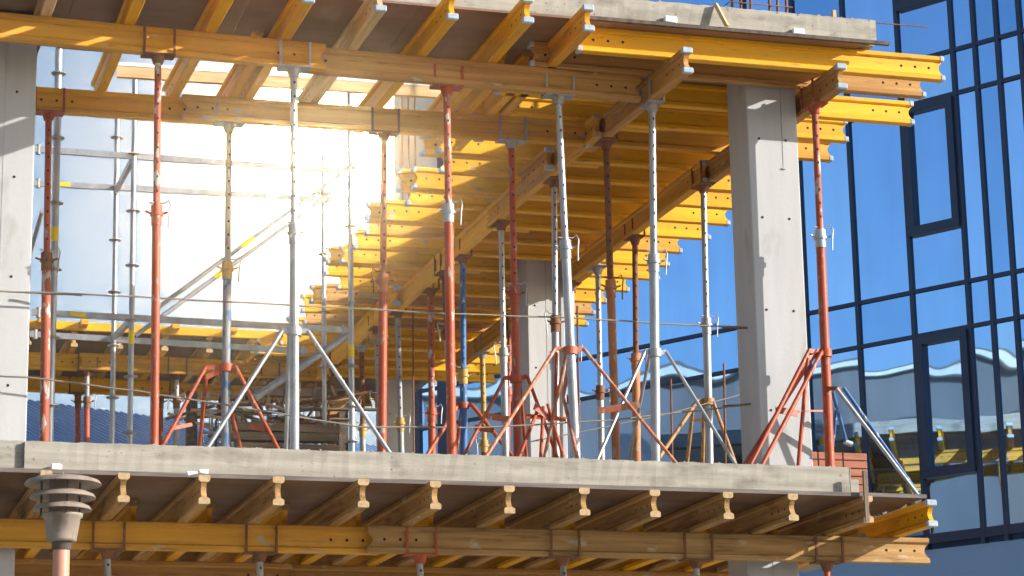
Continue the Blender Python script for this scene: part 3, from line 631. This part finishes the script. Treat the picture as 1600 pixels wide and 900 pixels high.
def ledger(a, c, label, hgt=0.055, mat="galvanised", labels=()):
    p = at(*a[:2], 1, a[2]); q = at(*c[:2], 1, c[2])
    t = link("scaffold_ledger", None, None, p); tag(t, label, "scaffold tube", "scaffold ledgers and braces")
    b = MB(); b.bar((0, 0, 0), q - p, 0.035, hgt); link("rail", b.mesh("rail", [mat]), t)
    for f in (0.02, 0.98):
        b = MB(); cc = (q - p) * f; b.tube(cc - Vector((0, 0, .045)), cc + Vector((0, 0, .045)), .022, 8); link("wedge_head", b.mesh("wedge_head", ["dull_zinc"]), t)
    for f in labels:
        b = MB(); cc = (q - p) * f; d = (q - p).normalized() * .07; b.bar(cc - d - Vector((0, .019, 0)), cc + d - Vector((0, .019, 0)), .004, .038); link("sticker", b.mesh("sticker", ["yellow_label"]), t)
ledger((50, 233, 4.5), (540, 268, 4.5), "upper near horizontal scaffold rail crossing the bright sky")
ledger((50, 286, 6.0), (520, 312, 6.0), "upper far horizontal scaffold rail just below the near one", labels=(0.1,))
ledger((50, 488, 4.5), (545, 516, 4.5), "lower near horizontal scaffold rail with a yellow sticker, above the back deck", labels=(0.14,))
ledger((46, 522, 6.0), (480, 549, 6.0), "lower far horizontal scaffold rail in front of the back deck")
ledger((208, 248, 4.5), (181, 298, 6.0), "short upper cross rail between the pair of scaffold poles")
ledger((205, 500, 4.5), (177, 528, 6.0), "short lower cross rail between the pair of scaffold poles")
def brace(a, c, r, label, mat="galvanised", stick=()):
    p = at(*a[:2], 1, a[2]); q = at(*c[:2], 1, c[2])
    t = link("scaffold_brace", None, None, p); tag(t, label, "scaffold tube", "scaffold ledgers and braces")
    b = MB(); b.tube((0, 0, 0), q - p, r, 12); link("tube", b.mesh("tube", [mat]), t)
    for f in stick:
        d = (q - p).normalized() * .07; cc = (q - p) * f; b = MB(); b.tube(cc - d, cc + d, r + .002, 12); link("yellow_band", b.mesh("yellow_band", ["yellow_label"]), t)
brace((246, 481, 4.5), (552, 258, 4.5), .021, "upper of two diagonal scaffold braces rising toward the bright sky", stick=(0.45,))
brace((212, 524, 6.0), (520, 300, 6.0), .023, "lower of two diagonal scaffold braces rising toward the bright sky", stick=(0.42,))
brace((398, 622, 7.0), (546, 522, 7.0), .04, "short thick grey diagonal brace low behind the silver prop's tripod")
brace((40, 420, 6.0), (66, 330, 4.5), .021, "scaffold brace peeping out beside the left column")

# ------------------------------------------------------------------ wires, rods, small pieces
def wire(pts, r, mat, label, name="wire", group=None):
    P = [at(p[0], p[1], 1, p[2]) for p in pts]
    o = P[0]; b = MB()
    Q = []
    for i in range(len(P) - 1):
        for k in range(6):
            f = k / 6; Q.append(P[i].lerp(P[i + 1], f) - o)
    Q.append(P[-1] - o)
    Q = [q + Vector((0, 0, .002 * math.sin(i * 1.7))) for i, q in enumerate(Q)]
    b.path(Q, r, 6); ob = link(name, b.mesh(name, [mat]), None, o); tag(ob, label, "wire" if name == "wire" else "rod", group)
wire([(-40, 454, .70), (120, 459, .68), (400, 474, .66), (700, 490, .66), (900, 497, .7), (1060, 507, .75), (1178, 512, .80)], .0065, "wire_grey", "upper thin tie wire crossing the bay between the left and front right columns")
wire([(-40, 585, .70), (60, 591, .68), (220, 612, .68), (400, 640, .66), (560, 667, .66), (760, 668, .7), (960, 656, .75), (1182, 631, .80)], .0065, "wire_grey", "lower thin sagging wire strung between the left column and the front right column")
wire([(1128, 511, .80), (1178, 513, .80)], .009, "rusty_steel", "upper rusty tie rod sticking out of the front right column's left face", "tie_rod")
wire([(1130, 635, .80), (1182, 631, .80)], .009, "rusty_steel", "lower rusty tie rod sticking out of the front right column's left face", "tie_rod")
wire([(40, 457, .74), (128, 461, .70)], .008, "rusty_steel", "rusty tie rod lying on the upper wire beside the left column", "tie_rod")
wire([(830, 690, 2.0), (1030, 650, 2.1), (1182, 610, 2.2)], .005, "wire_grey", "thin slack wire low behind the right tripods")
for k, (px, pt, pb, Y) in enumerate([(645, 480, 706, 8.9), (1048, 592, 722, 3.8), (1131, 568, 725, 2.4), (902, 478, 640, 3.0)]):
    p = at(px, pt, 1, Y); q = at(px + 1, pb, 1, Y); b = MB(); b.tube((0, 0, 0), (p.x - q.x, 0, p.z - Z1), .010, 8)
    o = link("rebar_rod", b.mesh("rebar_rod", ["rusty_steel"]), None, (q.x, Y, Z1)); tag(o, "upright reinforcing rod standing on the lower slab, %s" % ["behind the red props left of centre", "right of the tall silver prop", "just left of the front right column", "behind the leaning silver prop"][k], "rod", "upright reinforcing rods")
# starter bars over the front right column
for k, px in enumerate([1145, 1158, 1172, 1202, 1214, 1228]):
    Yk = .70 if k % 2 else .92
    p = at(px, 16, 1, Yk); b = MB(); b.tube((0, 0, 0), (random.uniform(-.02, .02), 0, 1.0), .012, 8)
    o = link("starter_bar", b.mesh("starter_bar", ["rusty_steel"]), None, (p.x, Yk, ZU + .19)); tag(o, "rusty starter bar rising from the upper slab, %s from the left of the cluster" % ORD[k], "rod", "starter bars above the column")
for z in (ZU + .34, ZU + .52):
    b = MB(); x0 = at(1145, 16, 1, .7).x - .03; x1 = at(1228, 16, 1, .7).x + .05
    b.path([(0, 0, 0), (x1 - x0, 0, 0), (x1 - x0, .26, .01), (0, .26, .01), (0, .01, .005)], .005, 6)
    o = link("stirrup", b.mesh("stirrup", ["rusty_steel"]), None, (x0, .68, z)); tag(o, "thin steel stirrup tied round the starter bars, %s" % ("lower" if z < ZU + .4 else "upper"), "stirrup")
# stick on the slab edge, pegs, foam spacers
p = at(1117, 7, 1, -.01); q = at(1135, 45, 1, -.085)
plank("wood_stick", (q.x, -.10, ZPLY + .03), (p.x, -.022, p.z), .035, .028, "pale_timber", "pale wooden stick leaning on the upper slab edge, casting a long shadow", "stick")
p = at(1303, 27, 1, .05); plank("wood_peg", (p.x, .05, ZU + .19), (p.x, .05, ZU + .275), .03, .03, "pale_timber", "small wooden peg on top of the upper slab near its right end", "peg", up=(0, 1, 0))
p = at(1368, 37, 1, .02); q = at(1450, 42, 1, .02)
b = MB(); b.tube((-.6, 0, 0), q - p, .005, 6); o = link("rebar_rod", b.mesh("rebar_rod", ["rusty_steel"]), None, p); tag(o, "thin rod sticking out horizontally past the right end of the upper slab", "rod")
def lumpy(name, c, s, mat, label, cat, jit=.15):
    b = MB(); b.box(tuple(-v / 2 for v in s), tuple(v / 2 for v in s), min(s) * .18)
    b.v = [(x + random.uniform(-1, 1) * jit * s[0] * .2, y + random.uniform(-1, 1) * jit * s[1] * .2, z + random.uniform(-1, 1) * jit * s[2] * .3) for x, y, z in b.v]
    o = link(name, b.mesh(name, [mat]), None, c); tag(o, label, cat)
for k, (px, py) in enumerate([(1047, 31), (1247, 50)]):
    p = at(px, py, 1, -.015); lumpy("foam_block", (p.x, -.02, p.z), (.10, .035, .05), "white_foam", ["left white foam spacer on the upper slab edge, left of the stick", "right white foam spacer on the upper slab edge, nearer the corner"][k], "spacer")
for k, (px, py) in enumerate([(87, 731), (299, 742), (317, 738)]):
    p = at(px, py, 1, -.02); lumpy("plaster_lump", (p.x, -.035, p.z), (.07, .05, .035 if k else .05), "white_foam", ["white lump of plaster on the plywood edge above the street lamp", "flat white plaster lump above the second joist right of the lamp", "pointed white plaster lump above the second joist right of the lamp"][k], "debris", .5)
p = at(1352, 740, 1, -.09)
plank("wood_stake", (p.x - .01, -.10, ZL - .22), (p.x - .01, -.10, p.z + .02), .032, .024, "old_boards", "weathered wooden stake standing up at the right end of the lower slab", "stake", up=(0, 1, 0))
# board on the joist tails
p = at(182, 121, 2, 8.06); q = at(900, 168, 2, 8.06)
t = link("edge_board", None, None, (p.x, p.y, 8.062)); tag(t, "long pale board lying across the joist tails behind the two carrying beams", "board")
b = MB(); b.bar((0, 0, .045), (q.x - p.x, -.12, .045), .05, .09); link("board", b.mesh("board", ["pale_timber"]), t)
b = MB(); b.bar((0, 0, .106), (q.x - p.x, -.12, .106), .06, .03); link("white_strip", b.mesh("white_strip", ["white_foam"]), t)  # plain white strip along the top of the board
# formwork panel seen behind the inner carrying beam
t = link("shutter_panel", None, None, at(655, 300, 1, 13.0)); tag(t, "greyish brown upright shutter panel seen through the gap under the inner carrying beam", "panel")
p = at(625, 300, 1, 13.0); q = at(680, 215, 1, 13.0)
b = MB(); o_ = Vector(t.location); b.box((p.x - o_.x, 0, 8.1 - o_.z), (q.x - o_.x + .02, .3, 12.6 - o_.z)); link("board", b.mesh("board", ["column_concrete"]), t)
for k in range(3):
    b = MB(); xx = p.x - o_.x + .02 + .09 * k; b.tube((xx, -.05, 8.1 - o_.z), (xx, -.05, 12.5 - o_.z), .012, 6); link("rod", b.mesh("rod", ["rust_orange"]), t)

# stack of old timbers, mesh and posts on the slab in the courtyard
G = "weathered timbers stacked behind a mesh"
YS = 8.0
zt_ = at(460, 652, 1, YS).z; nst = int((zt_ - Z1) / .105); vis = 0
for k in range(nst):
    z = Z1 + .06 + .105 * k
    seen = z > at(460, 712, 1, YS).z
    xx = at(300, 680, 1, YS).x + (0.0 if k < nst - 6 else random.uniform(.3, .62)); x2 = at(531, 680, 1, YS).x + random.uniform(-.06, .05)
    if seen: vis += 1
    lab = "weathered timber in the stack behind the silver prop's tripod, %s visible from the bottom" % ORD[vis - 1] if seen else "weathered timber low in the stack, hidden by the slab edge"
    plank("old_timber", (xx, YS, z), (x2, YS + random.uniform(-.04, .04), z + random.uniform(-.012, .012)), .16, .085, "old_boards", lab, "timber", G)
for k in range(24):
    px = 303 + 9.6 * k; x = at(px, 690, 1, YS + .2).x; z = at(px, random.uniform(632, 684) if k < 10 else random.uniform(630, 660), 1, YS + .2).z; a = random.uniform(-.5, .5)
    b = MB(); L_ = random.uniform(.3, .9); b.tube((-L_ / 2, 0, 0), (L_ / 2, random.uniform(-.3, .3), a * .4), .018, 6)
    b.tube((0, 0, 0), (random.uniform(-.1, .1), 0, -(z - Z1)), .012, 5); b.tube((L_ / 3, 0, .0), (L_ / 3 + random.uniform(-.2, .2), 0, .25), .014, 5)
    o = link("scrap_rod", b.mesh("scrap_rod", ["sawn_wood" if k % 3 == 0 else "old_boards" if k % 2 else "rusty_steel"]), None, (x, YS + .25 + random.uniform(-.1, .2), z)); tag(o, "bent scrap piece in the tangle on the timber stack, %s from the left" % ORD[k], "scrap", "scrap pieces on the stack")
def mesh_panel(px0, px1, zt, Y, label, n, m_):
    x0 = at(px0, 690, 1, Y).x; x1 = at(px1, 690, 1, Y).x; b = MB()
    for i in range(n + 1):
        x = (x1 - x0) * i / n; b.tube((x, 0, 0), (x, 0, zt), .006, 5, cap=False)
    for j in range(m_ + 1):
        z = zt * j / m_; b.tube((0, .008, z), (x1 - x0, .008, z), .006, 5, cap=False)
    o = link("mesh_panel", b.mesh("mesh_panel", ["dull_zinc"]), None, (x0, Y, Z1)); tag(o, label, "steel mesh")
mesh_panel(300, 540, at(400, 618, 1, 8.7).z - Z1, 8.7, "upright steel mesh with square openings behind the stack of old timbers", 18, 20)
for k, (px, w) in enumerate([(299, .11), (535, .11)]):
    x = at(px, 680, 1, 8.4).x; zt = at(px, 612, 1, 8.4).z
    plank("timber_post", (x, 8.4, Z1), (x, 8.4, zt), w, .10, "dark_formboard", ["dark post at the left end of the timber stack", "dark post at the right end of the timber stack"][k], "post", "posts round the timber stack", up=(0, 1, 0))
x0 = at(395, 680, 1, 8.4).x; x1 = at(556, 680, 1, 8.4).x; z = at(480, 616, 1, 8.4).z
plank("timber_lintel", (x0, 8.4, z), (x1, 8.4, z + .02), .08, .09, "old_boards", "horizontal timber resting on the dark posts above the stack", "timber")
p = at(500, 662, 1, 8.3); q = at(545, 618, 1, 8.3)
plank("slanting_timber", p, q, .09, .09, "tan_timber", "slanting timber leaning in the corner between the right dark post and the stack", "timber")
# crumbs along the slab edges
b = MB()
for k in range(260):
    up_ = k % 4 == 0
    x = random.uniform(-.2, 3.0) if up_ else random.uniform(-3.4, 2.6); z = (ZU + .205) if up_ else (Z1 + .003); r = random.uniform(.002, .009) * random.choice((.6, 1, 1))
    y = random.uniform(.005, .08); b.box((x - r, y - r * .7, z - .004), (x + r * random.uniform(.5, 1.6), y + r, z + r * random.uniform(.7, 1.4)), r * .3)
o = link("concrete_crumbs", b.mesh("concrete_crumbs", ["cast_concrete"])); tag(o, "crumbs and chips of concrete scattered along the slab edges", "rubble", kind="stuff")

# brick heap and boards at the right end
t = link("brick_stack", None, None, (3.9, 4.0, 0)); tag(t, "orange red brick pillar seen past the right end of the lower slab", "brick stack")
p = at(1262, 705, 1, 4.0); q = at(1350, 770, 1, 4.0)
b = MB()
zz = 0.0; row = 0
zz = Z1 + .002
while zz < p.z - 0.06:
    xo = 0.0 if row % 2 else .12; x = p.x - .2
    while x < q.x - .01:
        b.box((x - 3.9 + .004, -.12, zz + .006), (min(x + .245, q.x) - 3.9 - .004, .13, zz + .071), .003); x += .25
    zz += .075; row += 1
link("bricks", b.mesh("bricks", ["brick_red"]), t)
b = MB(); b.box((p.x - .2 - 3.9 + .01, -.105, Z1), (q.x - 3.9 - .01, .115, zz - .02)); link("mortar", b.mesh("mortar", ["grey_render"]), t)

# ------------------------------------------------------------------ street lamp
def street_lamp():
    c = at(96, 800, 1, -2.0); base = at(95, 898, 1, -2.0); s = 1.0
    k = (c - CAM).length / F
    def zz(py): return at(95, py, 1, -2.0).z
    t = link("street_lamp", None, None, (base.x, -2.0, 0)); tag(t, "street lamp with three stacked grey louvre discs on a copper coloured pole", "street lamp")
    u = 15.0 / F * 1.02
    b = MB(); b.lathe([(12.4 * u, 0), (12.4 * u, zz(858))], 28); link("pole", b.mesh("pole", ["copper_pole"]), t)
    b = MB(); b.lathe([(13 * u, zz(860)), (14.5 * u, zz(858)), (14.5 * u, zz(846)), (17 * u, zz(845))], 28); link("neck", b.mesh("neck", ["lamp_dark"]), t)
    b = MB(); b.lathe([(15 * u, zz(847)), (21.5 * u, zz(846)), (22 * u, zz(842)), (27 * u, zz(810)), (30 * u, zz(808)), (30.5 * u, zz(803)), (27 * u, zz(802)), (5 * u, zz(801))], 36); hs = link("housing", b.mesh("housing", ["lamp_grey"]), t)
    b = MB(); b.lathe([(20 * u, zz(803)), (20 * u, zz(746))], 20); link("lamp_stem", b.mesh("lamp_stem", ["lamp_grey"]), t)
    for R, yb, yt in ((43 * u, 797, 781), (49 * u, 778, 762), (57 * u, 757, 741)):
        zb = zz(yb); zt = zt_ = zz(yt)
        zt = zb + (zt_ - zb) * .82
        b = MB(); b.lathe([(R, zb), (R * .93, zb + (zt - zb) * .42), (R * .75, zb + (zt - zb) * .72), (R * .45, zb + (zt - zb) * .94), (12 * u if yt != 741 else .001, zt)], 44)
        b.lathe([(R, zb), (R * .985, zb - .004), (R * .70, zb + (zt - zb) * .45), (R * .4, zb + (zt - zb) * .55), (12 * u, zb + (zt - zb) * .55)], 44)
        link("louvre_disc", b.mesh("louvre_disc", ["lamp_grey"]), t)
    for a in (0.6, 2.7, 4.8):
        b = MB(); b.tube((33 * u * math.cos(a), 33 * u * math.sin(a), zz(805)), (33 * u * math.cos(a), 33 * u * math.sin(a), zz(748)), .006, 6); link("spacer_rod", b.mesh("spacer_rod", ["lamp_dark"]), t)
    b = MB(); b.tube((0, 0, zz(743)), (0, 0, zz(737)), .006, 8, .002); link("finial", b.mesh("finial", ["lamp_grey"]), t)
street_lamp()

# ------------------------------------------------------------------ glass office building
n3 = Vector((-.8586, -.5127, 0)); s3 = Vector((-.5127, .8586, 0))
FO = CAM + RI @ (Vector(((1600 - 800) / F, 0, 1)) * 30); FO.z = 0
Mf = Matrix((s3, n3, Vector((0, 0, 1)))).transposed()    # local x = along, y = out to street, z up
off_rot = Mf.to_quaternion() if Mf.determinant() > 0 else None
bld = link("glass_office_building", None, None, FO)
# local frame: x along (-s3) so that the basis is right handed: (-s3) x n? use explicit mapping instead
def W(s, out, z): return s3 * s + n3 * out + Vector((0, 0, z))
def fbox(b, s0, s1, o0, o1, z0, z1):
    vs = [W(s, o, z) for s in (s0, s1) for o in (o0, o1) for z in (z0, z1)]
    b.add(vs, [(0,1,3,2),(4,6,7,5),(0,4,5,1),(2,3,7,6),(0,2,6,4),(1,5,7,3)])
tag(bld, "modern office building with a blue mirrored glass front in dark navy frames", "office building")
SE = -2.0; SX = 10.57; ZT = 21.0
b = MB(); fbox(b, SE, SX, -14, -0.45, 0, ZT); fbox(b, SE, SX, -.45, -.02, 0, 5.62); fbox(b, SE, SX, -.45, .12, ZT, ZT + .4)
link("wall", b.mesh("wall", ["blue_panel"]), bld)
# grid
narrow = [.79, .46, .13, -.20, -1.02, -1.85]
xs = sorted(narrow + [1.61, 2.45, 3.27, 4.08] + [9.93, 10.53])
zs = [5.75]
lev = [8.34, 8.92, 11.40, 11.98, 14.46, 15.04, 17.5, 18.08, 20.6]
for v in lev: zs.append(v)
def pbox(b, s0, s1, z0, z1):
    j = [random.uniform(-.0016, .0016) for _ in range(3)]; o = [j[0], j[1], j[2], j[1] + j[2] - j[0]]   # planar tilt
    vs = [W(s0, -.03, z0), W(s0, -.03, z1), W(s1, -.03, z0), W(s1, -.03, z1), W(s0, o[0], z0), W(s0, o[1], z1), W(s1, o[2], z0), W(s1, o[3], z1)]
    b.add(vs, [(0,1,3,2),(4,5,7,6),(0,1,5,4),(2,3,7,6),(0,2,6,4),(1,3,7,5)])
def mull(s, w=.055, dep=.035): 
    b = MB(); fbox(b, s - w / 2, s + w / 2, -.06, dep, 5.62, ZT); link("mullion", b.mesh("mullion", ["navy_frame"]), bld)
for s in xs: mull(s, .055 if s < 5 else (.035 if s < 9.9 else .22))
for z in zs:
    b = MB(); h = .05 if z > 6 else .12
    fbox(b, SE, SX, -.055, .03, z - h / 2, z + h / 2); link("transom", b.mesh("transom", ["navy_frame"]), bld)
# panes, each its own part
for i in range(len(xs) - 1):
    for j in range(len(zs) - 1):
        s0, s1, z0, z1 = xs[i] + .03, xs[i + 1] - .03, zs[j] + .03, zs[j + 1] - .03
        if xs[i] > 4.0 and j > 5: pass
        big = (abs(xs[i] - .79) < .01) and (z1 - z0 > 2)
        if big:
            # opening window framed thickly in the upper part, fixed light below
            zm = z0 + (z1 - z0) * .31
            b = MB(); fbox(b, s0, s1, -.04, .07, zm - .06, zm + .06)
            f0 = .10
            fbox(b, s0, s0 + f0, -.04, .075, zm + .06, z1); fbox(b, s1 - f0, s1, -.04, .075, zm + .06, z1); fbox(b, s0 + f0, s1 - f0, -.04, .075, z1 - f0, z1)
            wf = link("window", b.mesh("window", ["navy_frame"]), bld)
            b = MB(); pbox(b, s0 + f0, s1 - f0, zm + .06, z1 - f0); link("pane", b.mesh("pane", ["reflective_glass"]), wf)
            b = MB(); pbox(b, s0, s1, z0, zm - .06); link("pane", b.mesh("pane", ["reflective_glass"]), bld)
        else:
            b = MB(); pbox(b, s0, s1, z0, z1); link("pane", b.mesh("pane", ["reflective_glass"]), bld)
# ------------------------------------------------------------------ surroundings
b = MB(); b.box((-165, -165, -.5), (165, 165, 0)); o = link("ground", b.mesh("ground", ["site_dirt"])); structure(o)
b = MB(); b.box((-160, -13, 0.002), (160, -9.2, .006)); o = link("road", b.mesh("road", ["asphalt"])); structure(o)
b = MB(); b.box((-160, -9.2, 0.0), (160, -9.05, .13), .01); b.box((-160, -9.05, 0), (160, -1.4, .12)); o = link("pavement", b.mesh("pavement", ["cast_concrete"])); structure(o)
b = MB(); b.box((-160, -20, 0), (160, -13, .12)); o = link("pavement", b.mesh("pavement", ["cast_concrete"])); structure(o)
# blue corrugated roof behind
zr = at(40, 625, 1, 32).z
A = at(30, 624, 2, zr); B_ = at(640, 704, 2, zr); A = A - (B_ - A) * 0.5
along = (B_ - A).normalized(); along.z = 0; out = Vector((along.y, -along.x, 0))
if out.y > 0: out = -out
t = link("metal_roofed_shed", None, None, (A.x, A.y, 0)); tag(t, "shed with a blue corrugated metal roof in the background at the lower left", "shed")
La = (B_ - A).length; b = MB(); n = int(La / .03); slope_len = 7.0; drop = 3.0
top = []; bot = []
for i in range(n + 1):
    s = La * i / n; h = .028 * (1 if (i // 3) % 2 else -1)
    p = along * s + Vector((0, 0, zr + h)); q = along * s + out * slope_len + Vector((0, 0, zr - drop + h)); top.append(p); bot.append(q)
top2 = [p - Vector((0, 0, .02)) for p in top]; m_ = n + 1
b.add(top + bot, [(i, i + 1, m_ + i + 1, m_ + i) for i in range(n)])
b.add([p for p in top] + [p - out * slope_len - Vector((0, 0, drop)) for p in top], [(i, i + 1, m_ + i + 1, m_ + i) for i in range(n)])
link("roof", b.mesh("roof", ["blue_roof"]), t)
b = MB(); c1 = along * .3 - out * (slope_len - .6); c2 = along * (La - .3) - out * (slope_len - .6); c3 = along * (La - .3) + out * (slope_len - .6); c4 = along * .3 + out * (slope_len - .6)
zt = zr - drop - .1
vs = [Vector((c.x, c.y, 0)) for c in (c1, c2, c3, c4)] + [Vector((c.x, c.y, zt)) for c in (c1, c2, c3, c4)]
b.add(vs, [(0,1,5,4),(1,2,6,5),(2,3,7,6),(3,0,4,7)]); link("wall", b.mesh("wall", ["grey_render"]), t)
# building across the side street, seen in the mirrored glass
def town_house(x, y0, y1, h, mat, label, cornice=True):
    t = link("town_building", None, None, (x, (y0 + y1) / 2, 0)); tag(t, label, "building")
    b = MB(); w = (y1 - y0) / 2; b.box((-12, -w, 0), (0, w, h)); link("wall", b.mesh("wall", [mat]), t)
    if cornice:
        b = MB(); b.box((-12.3, -w - .3, h), (.45, w + .3, h + .26)); link("cornice", b.mesh("cornice", ["white_render"]), t)
        b = MB(); b.prism([(-12.2, h + .26), (.3, h + .26), (-2, h + .85), (-10, h + .85)], -w - .2, w + .2); link("roof", b.mesh("roof", ["old_boards"]), t)
    for k in range(int((y1 - y0) / 3.2)):
        for f in range(int(h / 3.4)):
            b = MB(); yy = -w + 1.4 + 3.2 * k; zz_ = 1.4 + 3.4 * f; b.box((-.05, yy, zz_), (.03, yy + 1.1, zz_ + 1.6)); link("window", b.mesh("window", ["window_dark"]), t)
town_house(-44, -2, 30, 18.4, "grey_render", "grey town building with a white cornice, reflected in the mirrored glass")

# ------------------------------------------------------------------ haze added to spread the sky glow over the beams
b = MB(); b.box((-170, -170, -1.5), (170, 170, 21.5)); hz = b.mesh("haze", []); o = link("haze", hz); o["kind"] = "stuff"; o["label"] = "thin haze filling the whole scene, added to spread the sky glow"
hm = bpy.data.materials.new("glow_haze"); hm.use_nodes = True; hn = hm.node_tree; hn.nodes.remove(hn.nodes["Principled BSDF"])
pv = hn.nodes.new("ShaderNodeVolumePrincipled"); pv.inputs["Color"].default_value = (1, .95, .88, 1); pv.inputs["Density"].default_value = HAZE; pv.inputs["Anisotropy"].default_value = 0.965
hn.links.new(pv.outputs[0], hn.nodes["Material Output"].inputs["Volume"]); hz.materials.append(hm)
# ------------------------------------------------------------------ light
to_sun = Vector((1.0, -0.56, 0.45)).normalized()
sun = bpy.data.lights.new("sun", 'SUN'); so = bpy.data.objects.new("sun", sun); COL.objects.link(so)
sun.energy = 5.0; sun.angle = math.radians(0.5); sun.color = (1.0, 0.95, 0.87)
so.rotation_mode = 'QUATERNION'; so.rotation_quaternion = Vector((0, 0, 1)).rotation_difference(to_sun)
w = bpy.data.worlds.new("World"); sc.world = w; w.use_nodes = True; nt = w.node_tree; N = nt.nodes; L = nt.links
bg = N["Background"]; sky = N.new("ShaderNodeTexSky"); sky.sky_type = 'NISHITA'; sky.sun_disc = False
sky.sun_elevation = math.asin(to_sun.z); sky.sun_rotation = math.atan2(to_sun.x, to_sun.y)
sky.air_density = 1.0; sky.dust_density = 1.0; sky.ozone_density = 2.0
SKY = 0.10
bg.inputs["Strength"].default_value = SKY
# glow added to the sky behind the courtyard, imitating lens flare
tc = N.new("ShaderNodeTexCoord"); gd = ray(490, 248).normalized()
dot = N.new("ShaderNodeVectorMath"); dot.operation = 'DOT_PRODUCT'; dot.inputs[1].default_value = gd
nrm = N.new("ShaderNodeVectorMath"); nrm.operation = 'NORMALIZE'; L.new(tc.outputs["Generated"], nrm.inputs[0]); L.new(nrm.outputs[0], dot.inputs[0])
ac = N.new("ShaderNodeMath"); ac.operation = 'ARCCOSINE'; L.new(dot.outputs["Value"], ac.inputs[0])
def expo(sig, amp):
    a = N.new("ShaderNodeMath"); a.operation = 'DIVIDE'; L.new(ac.outputs[0], a.inputs[0]); a.inputs[1].default_value = math.radians(sig)
    p = N.new("ShaderNodeMath"); p.operation = 'POWER'; L.new(a.outputs[0], p.inputs[0]); p.inputs[1].default_value = 1.6
    m = N.new("ShaderNodeMath"); m.operation = 'MULTIPLY'; L.new(p.outputs[0], m.inputs[0]); m.inputs[1].default_value = -1
    e = N.new("ShaderNodeMath"); e.operation = 'EXPONENT'; L.new(m.outputs[0], e.inputs[0])
    k = N.new("ShaderNodeMath"); k.operation = 'MULTIPLY'; L.new(e.outputs[0], k.inputs[0]); k.inputs[1].default_value = amp
    return k.outputs[0]
def scaled(colr, fac):
    v = N.new("ShaderNodeVectorMath"); v.operation = 'SCALE'; v.inputs[0].default_value = colr; L.new(fac, v.inputs["Scale"]); return v.outputs[0]
def vadd(a, c):
    v = N.new("ShaderNodeVectorMath"); L.new(a, v.inputs[0]); L.new(c, v.inputs[1]); return v.outputs[0]
g1 = scaled((1.0, 0.75, 0.42), expo(0.9, 4300.0)); g2 = scaled((0.62, 0.86, 1.0), expo(9.0, 0.9))
tot = vadd(vadd(sky.outputs[0], g1), g2); L.new(tot, bg.inputs["Color"])

sc.view_settings.view_transform = 'Standard'; sc.view_settings.look = 'None'; sc.view_settings.gamma = 1.0
sc.view_settings.use_curve_mapping = False; sc.view_settings.exposure = 0.80
sc.render.engine = 'CYCLES'
sc.cycles.volume_bounces = 0; sc.cycles.max_bounces = 8; sc.cycles.diffuse_bounces = 6; sc.cycles.glossy_bounces = 4
sc.cycles.sample_clamp_indirect = 6.0
